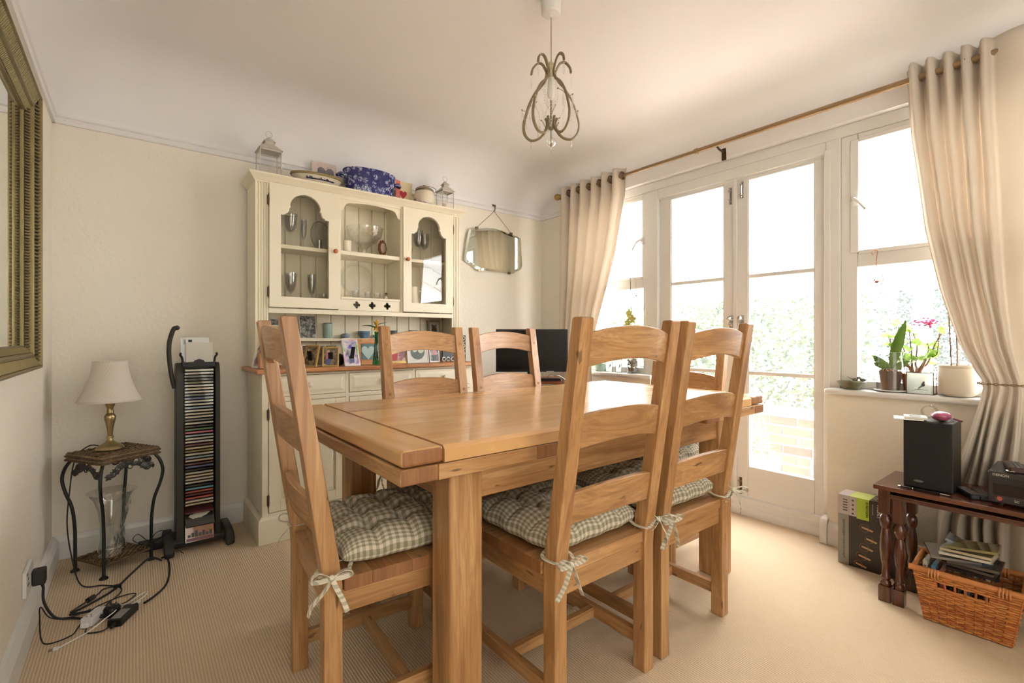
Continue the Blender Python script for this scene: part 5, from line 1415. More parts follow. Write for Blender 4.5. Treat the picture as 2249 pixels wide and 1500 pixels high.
m = MB(); r2 = random.Random(11)
for i in range(19):
    a = -PI/2-.62+1.24*i/18; h = r2.choice((.006, .006, .010, .014, .007))
    for z0, f in ((.034, .86),):
        x = .150*f*math.cos(a); y = .085*f*math.sin(a)-.002; m.box(x-.0032, x+.0032, y-.004, y, z0, z0+h); m.box(x-.006, x+.005, y-.004, y, z0, z0+.0022)
m.build('painted_lettering', plain('cobalt', rgb(40, 40, 90), .3), pt)
HRT = [(.0, -.5), (-.30, -.16), (-.48, .10), (-.46, .34), (-.30, .46), (-.12, .42), (0, .26), (.12, .42), (.30, .46), (.46, .34), (.48, .10), (.30, -.16)]
def heart(m, cx, y, cz, s, th=.001): return m.prism([(cx+a*s, cz+b*s) for a, b in HRT], 1, y, y+th)
cdt = thing('greeting_card', 'pale pink greeting card with a grey scribbled heart leaning on the rail', 'card', (.945, 3.06, TZ2))
MB().hexa([(.862, 3.055, TZ2), (1.012, 3.055, TZ2), (1.012, 3.058, TZ2), (.862, 3.058, TZ2)], [(.862, 3.080, TZ2+.205), (1.012, 3.080, TZ2+.205), (1.012, 3.083, TZ2+.205), (.862, 3.083, TZ2+.205)]).build('card', plain('blush_card', rgb(224, 206, 196), .6, var=.02), cdt, world=True)
m = MB(); heart(m, .945, 0, .125, .105, .0006); m.xf(Matrix.Translation((0, 3.0543, TZ2)) @ Matrix.Rotation(-.12, 4, 'X')); m.build('printed_heart', plain('scribble_grey', rgb(150, 148, 156), .6, var=.25, scale=120), cdt, world=True)
m = MB(); r2 = random.Random(3)
for i in range(12):
    k = len(m.v); x = .868+r2.uniform(0, .14); z = .17+r2.uniform(0, .03); m.box(x-.0015, x+.0015, -.0006, 0, z, z+.003); m.xf(Matrix.Translation((0, 3.0547, TZ2)) @ Matrix.Rotation(-.12, 4, 'X'), k)
m.build('printed_dots', plain('dusty_red', rgb(176, 110, 110), .6), cdt, world=True)
rc = thing('greeting_card', 'coral and cream card with a raised dark red heart on the dresser', 'card', (1.43, 3.0, TZ2))
MB().hexa([(1.372, 2.980, TZ2), (1.412, 2.998, TZ2), (1.411, 3.000, TZ2), (1.371, 2.982, TZ2)], [(1.372, 2.980, TZ2+.165), (1.412, 2.998, TZ2+.165), (1.411, 3.0, TZ2+.165), (1.371, 2.982, TZ2+.165)]).build('front_flap', plain('coral_card', rgb(226, 120, 112), .5, var=.15, scale=60), rc, world=True)
MB().box(1.412, 1.500, 3.0, 3.002, TZ2, TZ2+.165).build('card', plain('cream_card', rgb(222, 204, 164), .6), rc, world=True)
m = MB(); heart(m, 1.432, 2.994, TZ2+.075, .055, .004); m.build('heart', plain('deep_red', rgb(166, 24, 30), .35), rc, world=True)
jr = thing('biscuit_barrel', 'cream china biscuit barrel with pink flowers and a gilt lid', 'jar', (1.575, 2.965, TZ2))
CH = NT('floral_china'); v_ = CH.coords(); vo = CH.N('TexVoronoi'); CH.L(v_, vo.inputs[0]); vo.inputs['Scale'].default_value = 19
k_ = CH.ramp(vo.outputs['Distance'], [(.22, (1, 1, 1, 1)), (.34, (0, 0, 0, 1))]); nz = CH.noise(v_, 90, 2)
CH.bsdf(CH.mix(CH.math('MULTIPLY', k_, .8), rgb(232, 220, 196), CH.ramp(nz, [(.40, rgb(110, 140, 90)), (.5, rgb(210, 120, 130)), (.6, rgb(180, 150, 190))])), .2); FLOR = CH.m
MB().lathe([(0, 0), (.050, 0), (.066, .02), (.074, .05), (.074, .08), (.064, .108), (.058, .115), (.055, .112), (.06, .08), (0, .01)], (0, 0, 0), 28).build('body', FLOR, jr)
MB().lathe([(.057, .113), (.062, .113), (.063, .121), (.058, .128), (.040, .140), (.012, .146), (.008, .152), (.010, .160), (0, .164)], (0, 0, 0), 28).build('lid', NICKEL, jr)
MB().tube(bez([(-.064, 0, .115), (-.073, -.02, .120), (-.055, -.06, .128), (0, -.076, .132), (.055, -.06, .128), (.073, -.02, .120), (.064, 0, .115)], 6), .0022, 6).build('swing_handle', NICKEL, jr)

# ------------------------------------------------------------------ inside the hutch
def goblet(m, c, h, rb, rf=.030, stem=.45, n=20, flare=1.0):
    zs = h*stem
    m.lathe([(0, .002), (rf, .001), (rf, .003), (.005, .008), (.0035, .012), (.0032, zs*.9), (.006, zs), (rb*.55, zs+h*.06), (rb*.92, zs+h*.20), (rb, zs+h*.36), (rb*flare, h), (rb*flare-.0015, h), (rb-.0018, zs+h*.36), (rb*.5, zs+h*.08), (0, zs+h*.03)], c, n)
GLS = glass('drinking_glass', (.99, .99, .985, 1), 3.0, .02, .16)
def drink(label, x, y, z, h, rb, group='glasses in the dresser', **k):
    o = thing('wine_glass', label, 'glass', (x, y, z), group=group); m = MB(); goblet(m, (0, 0, 0), h, rb, **k); m.build('bowl_and_stem', GLS, o); return o
FLO, SHL = 1.2155, 1.5745
drink('clear tulip wine glass, left of the pair on the lower left shelf of the dresser', .722, 3.0, FLO, .215, .034)
drink('clear slim champagne glass right of the tulip glass on the lower left shelf', .842, 3.0, FLO, .215, .026, stem=.42)
drink('short clear glass at the right end of the lower left shelf', .905, 2.985, FLO, .10, .03)
o = drink('tall glass with a brown rim at the left of the upper left shelf', .722, 3.0, SHL, .195, .034, flare=1.15)
MB().ring((0, 0, .195), .0385, .0014, n=24, k=6).build('brown_rim', NICKEL, o)
drink('slim clear glass in the middle of the upper left shelf', .800, 3.02, SHL, .180, .018, stem=.35)
o = thing('glass_tumbler', 'small cut tumbler catching the light before the oval glass plate', 'glass', (.872, 2.96, SHL), group='glasses in the dresser')
MB().lathe([(0, .002), (.018, 0), (.022, .055), (.0205, .055), (.017, .006), (0, .006)], (0, 0, 0), 12).build('body', CRYSTAL, o)
o = thing('glass_plate', 'oval glass plate with an amber scalloped rim standing behind the left door', 'plate', (.905, 3.05, SHL))
m = MB(); k = len(m.v); m.lathe([(0, 0), (.07, .002), (.094, .010), (.096, .013), (.070, .006), (0, .004)], (0, 0, 0), 36, mod=lambda a, h: 1+.02*math.cos(18*a)); m.xf(Matrix.Translation((0, 0, .098)) @ Matrix.Rotation(R(76), 4, 'X') @ Matrix.Diagonal((.62, 1, 1, 1)), k); m.build('dish', CRYSTAL, o)
m = MB(); k = len(m.v); m.ring((0, 0, .012), .095, .0018, n=48, k=6); m.xf(Matrix.Translation((0, 0, .098)) @ Matrix.Rotation(R(76), 4, 'X') @ Matrix.Diagonal((.62, 1, 1, 1)), k); m.build('rim', NICKEL, o)
o = thing('pillar_candle', 'white pillar candle at the left of the open upper shelf', 'candle', (1.040, 2.960, 1.5735))
MB().lathe([(0, 0), (.024, 0), (.024, .076), (.021, .078), (0, .076)], (0, 0, 0), 20).tube([(0, 0, .076), (.001, 0, .084)], .0008, 5).build('wax', plain('wax', rgb(232, 220, 196), .5, var=.02), o)
o = thing('crystal_bowl', 'large cut crystal pedestal bowl on the open upper shelf', 'bowl', (1.165, 3.0, 1.5735))
m = MB(); m.lathe([(0, .003), (.045, 0), (.042, .006), (.016, .022), (.014, .040), (.030, .058), (.075, .085), (.105, .120), (.117, .178), (.112, .178), (.100, .124), (.070, .094), (.02, .066), (0, .064)], (0, 0, 0), 48, mod=lambda a, h: 1+(.018*(abs(math.sin(8*a))) if h > .06 else 0)); m.build('bowl', CRYSTAL, o)
m = MB()
for i in range(16):
    for j in range(3):
        a = 2*PI*(i+.5*(j % 2))/16; rr = .098+.006*j; m.ball((rr*math.cos(a), rr*math.sin(a), .112+.018*j), .0070, 4, 3, (.4, 1, 1.2))
m.build('cut_facets', CRYSTAL, o)
o = thing('mantel_clock', 'small ornate copper rimmed carriage ornament beside the crystal bowl', 'ornament', (1.262, 2.945, 1.5735))
m = MB(); k = len(m.v); m.lathe([(0, -.006), (.034, -.006), (.038, 0), (.034, .006), (0, .006)], (0, 0, 0), 28, mod=lambda a, h: 1+.06*math.cos(9*a)); m.xf(Matrix.Translation((0, 0, .055)) @ Matrix.Rotation(R(25), 4, 'Z') @ Matrix.Rotation(R(90), 4, 'X') @ Matrix.Diagonal((1, 1.35, 1, 1)), k); m.build('rim', plain('copper_rim', rgb(140, 82, 46), .35, .6, var=.3, scale=60), o)
m = MB(); k = len(m.v); m.lathe([(0, 0), (.024, 0), (0, .001)], (0, 0, .0075), 20); m.xf(Matrix.Translation((0, 0, .055)) @ Matrix.Rotation(R(25), 4, 'Z') @ Matrix.Rotation(R(90), 4, 'X') @ Matrix.Diagonal((1, 1.3, 1, 1)), k); m.build('face', plain('worn_face', rgb(180, 160, 130), .4, var=.3, scale=80), o)
o = thing('glass_platter', 'round pressed glass platter with a ribbed rim standing in the open bay', 'plate', (1.135, 3.045, 1.2965))
m = MB(); k = len(m.v); m.lathe([(0, 0), (.062, 0), (.066, .006), (.088, .008), (.120, .016), (.122, .019), (.090, .012), (.064, .010), (0, .004)], (0, 0, 0), 72, mod=lambda a, h: 1+.014*math.cos(36*a)*(1 if h > .01 else .3)); m.xf(Matrix.Translation((0, 0, .118)) @ Matrix.Rotation(R(74), 4, 'X'), k); m.build('dish', CRYSTAL, o)
m = MB(); 
for i in range(48):
    a = 2*PI*i/48; k = len(m.v); m.ball((.105*math.cos(a), .105*math.sin(a), .0135), .0060, 6, 4, (1, 1, .5)); m.xf(Matrix.Translation((0, 0, .118)) @ Matrix.Rotation(R(74), 4, 'X'), k)
m.build('rim_beads', CRYSTAL, o)
for i, (x, hh, lab) in enumerate(((1.085, .05, 'small clear glass dish at the left before the round glass platter'), (1.165, .045, 'bright cut glass salt in the middle before the round platter'), (1.225, .04, 'small glass ornament at the right before the round platter'))):
    o = thing('glass_dish', lab, 'dish', (x, 2.945, 1.2965), group='small glass pieces before the platter')
    MB().lathe([(0, .002), (.014, 0), (.018, .012), (.022, hh), (.020, hh), (.015, .014), (0, .008)], (0, 0, 0), 12).build('body', CRYSTAL, o)
o = thing('figurine', 'tiny figurine with a dark brown hat and white coat on the ledge', 'ornament', (1.288, 2.945, 1.2965))
MB().lathe([(0, 0), (.012, 0), (.011, .012), (.006, .022), (0, .023)], (0, 0, 0), 14).build('body', PAPER, o)
MB().ball((0, 0, .029), .0065, 10, 6).build('head', plain('skin_tone', rgb(206, 150, 116), .5), o)
MB().lathe([(0, .034), (.012, .034), (.010, .037), (.006, .038), (.006, .046), (0, .047)], (0, 0, 0), 14).build('hat', plain('hat_brown', rgb(84, 50, 36), .5), o)
drink('tall cut stem glass behind the right hand glazed door', 1.545, 3.0, SHL, .215, .034)
drink('second stem glass behind the right hand door, nearer the hinge', 1.61, 3.03, SHL, .205, .033)
o = thing('glass_tumbler', 'small cut tumbler at the left edge behind the right hand door', 'glass', (1.452, 2.95, SHL), group='glasses in the dresser')
MB().lathe([(0, .002), (.018, 0), (.024, .075), (.0225, .075), (.017, .006), (0, .006)], (0, 0, 0), 12).build('body', CRYSTAL, o)
o = thing('china_jug', 'white china jug with small painted flowers behind the right hand door', 'jug', (1.485, 2.985, FLO))
MB().lathe([(0, 0), (.040, 0), (.052, .03), (.055, .07), (.045, .12), (.040, .160), (.044, .180), (.041, .180), (.036, .160), (.042, .11), (0, .01)], (0, 0, 0), 28).build('body', FLOR, o)
MB().tube(bez([(.040, 0, .155), (.075, -.006, .150), (.082, -.008, .10), (.062, -.004, .05), (.050, 0, .045)], 6), .005, 8).build('handle', plain('china_white', rgb(232, 226, 212), .2), o)
o = thing('china_saucer', 'pale flowered saucer lying behind the right hand door', 'plate', (1.64, 2.97, FLO))
MB().lathe([(0, .002), (.035, 0), (.060, .014), (.061, .017), (.034, .004), (0, .005)], (0, 0, 0), 28).build('dish', FLOR, o)
MB().lathe([(0, .006), (.020, .006), (.034, .04), (.032, .04), (.018, .010), (0, .010)], (0, 0, 0), 24).build('cup', FLOR, o)

# ------------------------------------------------------------------ narrow shelf of the hutch (z 1.047)
NS = 1.0475
def photo(label, x, y, z, w_, h, frame, fw, rz=0, lean=12, pic=None, name='photo_frame', cat='photo frame', group=None, fth=.010, mount=None, deco=None):
    o = thing(name, label, cat, (x, y, z), R(rz), group)
    L = R(-lean); M = Matrix.Rotation(L, 4, 'X')
    if fw > 0:
        m = MB()
        a, b = w_/2, h
        for (x0, x1, z0, z1) in ((-a, -a+fw, 0, b), (a-fw, a, 0, b), (-a+fw, a-fw, 0, fw), (-a+fw, a-fw, b-fw, b)): m.box(x0, x1, 0, fth, z0, z1)
        m.xf(M); m.build('frame', frame, o, bevel=.0012)
    m = MB().box(-w_/2+fw*.8, w_/2-fw*.8, fth*.35, fth*.75, fw*.8, h-fw*.8); m.xf(M); m.build('picture', pic, o)
    if mount:
        mt, mm = mount; m = MB(); a, b = w_/2-fw*.9, fw*.9
        for (x0, x1, z0, z1) in ((-a, -a+mm, b, h-b), (a-mm, a, b, h-b), (-a, a, b, b+mm), (-a, a, h-b-mm, h-b)): m.box(x0, x1, fth*.2, fth*.34, z0, z1)
        m.xf(M); m.build('mount', mt, o)
    m = MB().box(-.012, .012, fth, fth+.0015, h*.15, h*.70); m.xf(Matrix.Translation((0, h*.10 if h > .1 else .006, 0)) @ Matrix.Rotation(R(min(20, lean)), 4, 'X')); 
    if lean > 8 and fw > 0: m.build('strut', BLACK, o)
    if deco: deco(o, M)
    return o
def pic(name, cols, scale=30):
    n = NT(name); v = n.coords(); f = n.noise(v, scale, 3, .6, .5)
    k = len(cols); n.bsdf(n.ramp(f, [(.32+.36*i/(k-1), c) for i, c in enumerate(cols)]), .3); return n.m
BWP = pic('black_white_photo', [rgb(40, 40, 38), rgb(86, 84, 80), rgb(150, 148, 140), rgb(200, 196, 186)], 34)
SEP = pic('sepia_photo', [rgb(60, 48, 36), rgb(130, 110, 84), rgb(206, 186, 150)], 26)
COL = pic('colour_photo', [rgb(70, 70, 96), rgb(150, 92, 96), rgb(206, 180, 160), rgb(90, 96, 84)], 24)
def figure(cols, s=1.0, cx=0.0, z0=.012):
    """a small printed standing figure, flat on the picture: skirt/legs, torso, head"""
    def f(o, M):
        for (nm, c, pts) in (('printed_legs', cols[0], [(-.010, 0), (.010, 0), (.012, .03), (-.012, .03)]), ('printed_coat', cols[1], [(-.014, .03), (.014, .03), (.010, .062), (-.010, .062)]), ('printed_head', cols[2], [(.0075*math.cos(a), .071+.009*math.sin(a)) for a in [2*PI*i/10 for i in range(10)]])):
            m = MB(); m.prism([(cx+x*s, z0+z*s) for x, z in pts], 1, .0022, .0030); m.xf(M); m.build(nm, c, o)
    return f
pk_ = lambda n, *c: plain(n, rgb(*c), .45, var=.1, scale=60)
PLG = pk_('print_light_grey', 196, 194, 186); PDG = pk_('print_dark_grey', 74, 72, 70); PMG = pk_('print_mid_grey', 140, 138, 130)
NOF = (WHITE, 0)
photo('black and white photo of a couple at the left end of the narrow dresser shelf', .655, 3.045, NS, .058, .115, WHITE, .0035, 0, 8, BWP, name='photograph', cat='photograph', fth=.003, deco=figure((PDG, PLG, PLG), 1.0))
photo('black and white photo of a woman in a pale dress standing on the narrow shelf', .832, 3.035, NS, .096, .138, WHITE, .003, 4, 8, BWP, name='photograph', cat='photograph', fth=.003, deco=figure((PLG, PLG, PMG), 1.45, .012))
CEL = plain('celadon', rgb(166, 192, 176), .25, var=.12, scale=20)
o = thing('ceramic_vase', 'pale green cylindrical vase with a dark rim on the narrow shelf', 'vase', (.950, 3.045, NS))
MB().lathe([(0, 0), (.024, 0), (.026, .01), (.026, .090), (.023, .092), (.023, .01), (0, .008)], (0, 0, 0), 22).build('body', CEL, o)
MB().ring((0, 0, .0925), .0245, .0022, n=24, k=6).build('rim', plain('dark_glaze', rgb(60, 66, 70), .3), o)
BLC = plain('blue_glaze', rgb(120, 150, 176), .2, var=.2, scale=50); BLW = plain('blue_white_stripe', rgb(170, 180, 200), .2, var=.3, scale=90)
def bowl(label, x, y, r_, h, mat, z=NS):
    o = thing('china_bowl', label, 'bowl', (x, y, z), group='small blue bowls on the narrow shelf')
    MB().lathe([(0, 0), (r_*.5, 0), (r_*.55, h*.08), (r_*.9, h*.5), (r_, h), (r_*.94, h), (r_*.8, h*.45), (0, h*.14)], (0, 0, 0), 24).build('body', mat, o); return o
o = thing('trinket_pot', 'tiny blue and white striped lidded pot on the narrow shelf', 'pot', (1.058, 3.045, NS))
MB().lathe([(0, 0), (.022, 0), (.025, .006), (.025, .018), (0, .018)], (0, 0, 0), 20).build('body', BLW, o)
MB().lathe([(0, .0185), (.026, .0185), (.025, .024), (.012, .030), (0, .031)], (0, 0, 0), 20).build('lid', BLC, o)
bowl('mid blue rounded bowl on the narrow shelf right of the striped pot', 1.180, 3.045, .038, .046, BLC)
bowl('small shallow pale blue bowl on the shelf behind the flower', 1.262, 3.045, .024, .022, BLW)
bowl('grey blue bowl on the shelf seen above the chair slat', 1.380, 3.045, .032, .052, plain('grey_glaze', rgb(134, 138, 134), .3, var=.2))
bowl('blue bowl on the shelf above the middle of the chair slat', 1.530, 3.045, .030, .055, BLC)
photo('oval portrait in a grey brown mount at the right end of the narrow shelf', 1.700, 3.04, NS, .105, .130, plain('taupe_frame', rgb(150, 134, 108), .4, var=.1), .014, 0, 8, SEP, deco=figure((PDG, PDG, PLG), 1.0, 0, .03), mount=(PLG, .018))

# ------------------------------------------------------------------ along the pine worktop (z 0.889)
WT = .8895
GLD = plain('gilt_frame', rgb(196, 164, 96), .3, .6, var=.1); SLV = plain('silver_frame', rgb(206, 204, 202), .2, .9, var=.05)
IRI = NT('pearl_frame'); fz = IRI.noise(IRI.coords(), 9, 2); IRI.bsdf(IRI.ramp(fz, [(.35, rgb(214, 160, 190)), (.45, rgb(230, 226, 226)), (.55, rgb(160, 200, 130)), (.65, rgb(236, 220, 236))]), .15, .3); IRID = IRI.m
photo('white framed picture seen edge on at the left end of the worktop', .535, 2.80, WT, .17, .235, WHITE, .010, -62, 13, COL)
o = thing('wooden_block', 'rounded pine wood block by the left end of the worktop', 'block', (.522, 2.76, WT)); MB().prism([(-.03, 0), (.02, 0), (.02, .055), (.005, .085), (-.02, .075), (-.03, .05)], 0, -.012, .012).build('body', pine(2), o, bevel=.004)
photo('gold framed photo turned away, half hidden by the left chair post', .765, 2.78, WT, .085, .125, GLD, .009, -48, 16, SEP)
photo('wide sepia postcard standing behind the small gilt frame', .850, 2.855, WT, .200, .120, PAPER, .004, 2, 8, SEP, name='postcard', cat='postcard', fth=.002)
photo('small gilt framed photo of a person in red and blue, leaning back', .870, 2.745, WT, .088, .112, GLD, .008, -22, 13, SEP, deco=figure((pk_('print_blue', 84, 100, 150), pk_('print_pink', 206, 120, 140), pk_('print_skin', 206, 170, 150)), 1.05, -.012))
photo('shiny pearl coloured frame with a photo of a figure in purple', .995, 2.735, WT, .098, .158, IRID, .012, 8, 16, pic('pearl_photo', [rgb(120, 110, 170), rgb(200, 190, 200), rgb(226, 226, 230)], 20), deco=figure((pk_('print_navy', 70, 80, 120), pk_('print_white', 220, 220, 226), pk_('print_purple', 96, 76, 170)), 1.35, 0, .018))
o = thing('camera_pouch', 'small black pouch between the gilt and pearl frames', 'pouch', (.935, 2.80, WT)); MB().ball((0, 0, .035), .040, 14, 8, (.9, .6, .88)).build('body', BLACK, o)
def hdeco(o, M):
    m = MB(); heart(m, .0, .0010, .072, .085, .0015); m.xf(M); m.build('mount_heart', plain('pale_mint', rgb(190, 212, 206), .5), o)
photo('pine frame with a pale heart on a teal ground', 1.120, 2.815, WT, .150, .155, pine(0), .030, 0, 6, plain('teal_print', rgb(104, 138, 140), .4, var=.1), deco=hdeco)
photo('gold framed red picture partly behind the far chair post', 1.300, 2.80, WT, .150, .160, GLD, .017, 0, 7, COL, deco=lambda o, M: (lambda m: (m.prism([(-.045, .02), (0, .02), (.012, .10), (-.05, .10)], 1, .002, .003), m.xf(M), m.build('printed_shape', plain('print_crimson', rgb(190, 60, 70), .4), o)))(MB()))
def yin(o, M):
    c = (0, .072); Rr_ = .050
    m = MB(); m.prism([(c[0]+Rr_*math.cos(a), c[1]+Rr_*math.sin(a)*1.0) for a in [2*PI*i/28 for i in range(28)]], 1, .0018, .0026); m.xf(M); m.build('printed_circle', pk_('print_moss', 84, 92, 88), o)
    m = MB()
    for (a, b, r_) in ((-.020, .090, .019), (.022, .086, .022)): m.prism([(a+r_*math.cos(q), b+r_*math.sin(q)*1.1) for q in [2*PI*i/16 for i in range(16)]], 1, .0010, .0018)
    m.xf(M); m.build('printed_faces', pk_('print_pale_green', 196, 204, 176), o)
photo('square white frame with a dark round picture of two pale faces', 1.440, 2.79, WT, .150, .150, WHITE, .008, 0, 8, plain('print_paper', rgb(222, 220, 212), .5), deco=yin)
photo('narrow white framed photo of a person in a pink top', 1.565, 2.80, WT, .075, .135, WHITE, .008, 0, 8, BWP, deco=figure((PDG, pk_('print_rose', 190, 130, 130), pk_('print_skin', 206, 170, 150)), 1.2))
o = thing('train_picture', 'black toy locomotive shape with round white wheels on the worktop', 'ornament', (1.668, 2.80, WT))
MB().box(-.045, .050, 0, .012, .026, .112).build('body', plain('slate_print', rgb(52, 56, 66), .4, var=.2, scale=60), o, bevel=.002)
m = MB()
for x in (-.036, -.002, .034): m.ring((x, -.002, .018), .0125, .0035, axis=1, n=18, k=6)
m.build('wheel_rings', PAPER, o)
m = MB()
for x in (-.036, -.002, .034): m.lathe([(0, -.004), (.010, -.004), (.010, .012), (0, .012)], (x, 0, .018), 16, axis=1)
m.build('wheels', BLACK, o)
MB().box(.050, .056, 0, .012, .026, .118).box(-.05, .058, 0, .012, .020, .028).build('frame_bars', BLACK, o)
o = thing('totem_picture', 'tall narrow black and white patterned strip at the right end of the worktop', 'ornament', (1.775, 2.78, WT))
MB().box(-.017, .017, 0, .012, 0, .178).build('board', BLACK, o)
m = MB()
for k in range(3): m.ring((0, -.001, .158-.052*k), .0105, .0028, axis=1, n=16, k=5); 
for k in range(2): m.tube([(-.013, -.001, .138-.052*k), (0, -.001, .125-.052*k), (.013, -.001, .138-.052*k)], .0022, 5)
m.build('pattern', PAPER, o)
gv = thing('bud_vase', 'slim green glass vase holding one yellow flower on the worktop', 'vase', (1.136, 2.735, WT))
GRN = glass('green_glass', (.10, .55, .26, 1), 1.4, .02)
MB().lathe([(0, .004), (.022, .002), (.024, .01), (.020, .05), (.013, .11), (.010, .17), (.014, .198), (.012, .198), (.008, .17), (.011, .11), (.017, .05), (0, .012)], (0, 0, 0), 20).build('body', GRN, gv)
fl = thing('yellow_flower', 'yellow flower with two dark green leaves in the green bud vase', 'flower', (1.136, 2.735, WT+.01))
LG = plain('leaf_green', rgb(52, 110, 44), .4, var=.15); YEL = plain('petal_yellow', rgb(236, 190, 66), .5, var=.1)
MB().tube(bez([(0, 0, .003), (.001, 0, .12), (-.002, -.004, .22)], 6), .0022, 6).build('stem', LG, fl)
def leaf(m, c, d, L_, w_, droop=.3, n=6, up=(0, 0, 1), curl=0.0):
    d = Vector(d).normalized(); up = Vector(up); s = d.cross(up).normalized(); u2 = s.cross(d); vs = []; c = Vector(c)
    for i in range(n+1):
        t = i/n; ww = w_*math.sin(PI*min(1, t*.93+.05))**.75*.5; p = c + d*L_*t - u2*(-1)*(-droop*L_*t*t)
        vs += [p - s*ww + u2*ww*.25, p, p + s*ww + u2*ww*.25]
    fs = []
    for i in range(n):
        a = i*3; fs += [(a, a+1, a+4, a+3), (a+1, a+2, a+5, a+4)]
    return m.add(vs, fs, True)
m = MB()
for k in range(11):
    a = 2*PI*k/11; leaf(m, (-.002, -.006, .222), (math.cos(a), -.35, math.sin(a)), .040, .016, .1)
m.build('petals', YEL, fl, fix=False)
MB().ball((-.002, -.010, .222), .008, 8, 6).build('flower_centre', plain('orange_centre', rgb(216, 140, 40), .6), fl)
m = MB(); leaf(m, (-.004, 0, .205), (-1, -.1, .55), .085, .044, .35)
m.build('leaf', LG, fl, fix=False, solid=.0006)
m = MB(); leaf(m, (0, .004, .215), (.8, .1, .8), .075, .034, .5)
m.build('leaf', LG, fl, fix=False, solid=.0006)

# ------------------------------------------------------------------ television in the corner
tvs = thing('television_stand', 'reddish wooden stand under the television in the far corner', 'stand', (2.20, 2.66, 0), R(-38.3))
RW = wood('red_wood', 0, rgb(196, 124, 84), rgb(168, 96, 62), rgb(120, 60, 38), .35)
MB().box(-.27, .27, -.19, .19, .735, .758).build('top', RW, tvs, bevel=.003)
for s in (-1, 1): MB().box(s*.25-.012, s*.25+.012, -.18, .18, 0, .735).build('side_panel', RW, tvs, bevel=.002)
MB().box(-.238, .238, -.17, .17, .40, .418).build('shelf', RW, tvs)
tv = thing('television', 'small black flat screen television in the corner beside the dresser', 'television', (2.150, 2.500, .759), R(-38.3))
MB().box(-.246, .246, -.018, .022, .058, .350).build('housing', BLACK, tv, bevel=.004, seg=3)
MB().box(-.232, .232, -.0192, -.0178, .078, .338).build('screen', plain('screen_glass', rgb(14, 11, 9), .25, var=0, spec=.25), tv)
MB().box(-.11, .11, -.07, .09, 0, .010).build('foot', BLACK, tv, bevel=.004)
MB().box(-.03, .03, -.002, .018, .008, .07).build('neck', BLACK, tv, bevel=.003)
MB().box(.10, .15, -.0192, -.018, .060, .064).build('maker_plate', LET, tv)
o = thing('set_top_box', 'small black box with silver edge and wires on the television stand', 'box', (2.215, 2.385, .759), R(-38.3)); MB().box(-.07, .07, -.03, .02, 0, .018).build('body', BLACK, o, bevel=.002)
m = MB(); m.tube(bez([(-.02, 0, .02), (0, -.01, .045), (.03, -.02, .03), (.06, -.01, .035), (.10, 0, .01)], 5), .002, 5); m.build('wires', CHROME, o)

# ------------------------------------------------------------------ window sills (z 0.796)
SZ = .7965
TERR = plain('terracotta', rgb(196, 124, 92), .7, var=.1, scale=20)
bd = thing('bird_dish', 'shallow olive green pottery dish with two small birds on its rim', 'dish', (2.80, .825, SZ))
m = MB(); m.lathe([(0, .004), (.030, 0), (.034, .002), (.060, .033), (.062, .037), (.056, .037), (.030, .008), (0, .008)], (0, 0, 0), 28); m.build('dish', plain('olive_pottery', rgb(118, 116, 78), .35, var=.2, scale=30), bd)
for i, (y, s) in enumerate(((-.012, 1), (-.044, -1))):
    m = MB(); m.ball((.02, y, .046), .010, 10, 6, (.7, 1.4, .8)); m.ball((.02, y-.012*s, .055), .0058, 8, 6); m.tube([(.02, y-.017*s, .056), (.02, y-.023*s, .055)], [.0018, .0004], 5); m.tube([(.02, y+.012*s, .048), (.02, y+.034*s, .060)], [.004, .0015], 5, flat=(1.6, .6))
    m.build('bird', plain('bird_bronze', rgb(92, 88, 74), .4, .2), bd)
# orchid in a glass cylinder
oc = thing('orchid', 'orchid with one tall thick leaf in a dark pot inside a clear glass cylinder', 'plant', (2.825, .672, SZ+.008))
MB().lathe([(.034, 0), (.046, .088), (.043, .088), (.031, .004), (0, .004), (0, 0), (.034, 0)], (0, 0, 0), 24, close=False).build('inner_pot', plain('brown_pot', rgb(112, 84, 70), .4, var=.2, scale=40), oc)
m = MB(); r2 = random.Random(5)
for i in range(60):
    a = r2.uniform(0, 6.28); rr = r2.uniform(0, .038); m.ball((rr*math.cos(a), rr*math.sin(a), .084+r2.uniform(0, .012)), r2.uniform(.004, .008), 5, 4, (1.3, .8, .6))
m.build('bark_chips', plain('bark_chip', rgb(176, 132, 90), .8, var=.3, scale=60), oc, kind='stuff')
OG = leafmat('orchid_leaf', rgb(120, 156, 66), .35)
for (d, L_, w_, dr, c) in (((-.05, -.22, 1), .240, .044, .14, (0, 0, .09)), ((0, .7, .75), .095, .036, -.25, (0, 0, .09)), ((-.1, -.8, .55), .085, .034, .1, (0, 0, .09)), ((-.1, .9, .35), .065, .030, -.5, (0, 0, .10))):
    m = MB(); leaf(m, c, d, L_, w_, dr, 8, up=(-1, 0, .1)); m.build('leaf', OG, oc, fix=False, solid=.0018)
m = MB()
for i in range(12):
    a = 6.28*i/12; m.tube(bez([(0, 0, .095), (.02*math.cos(a), .02*math.sin(a), .10), (.036*math.cos(a+.4), .036*math.sin(a+.4), .094), (.041*math.cos(a+.7), .041*math.sin(a+.7), .080)], 3), .0014, 5)
m.build('air_roots', plain('root_grey', rgb(176, 170, 150), .7), oc)
o = thing('glass_cylinder', 'clear glass cylinder on a white saucer around the orchid pot', 'vase', (2.825, .672, SZ))
MB().lathe([(.055, .009), (.055, .185), (.053, .185), (.053, .009), (.055, .009)], (0, 0, 0), 36, close=False).build('cylinder', glass('clear_cylinder', (.97, .97, .97, 1), 1.0, .05, .45), o)
MB().ring((0, 0, .185), .054, .0014, n=36, k=6).build('rim', GLS, o)
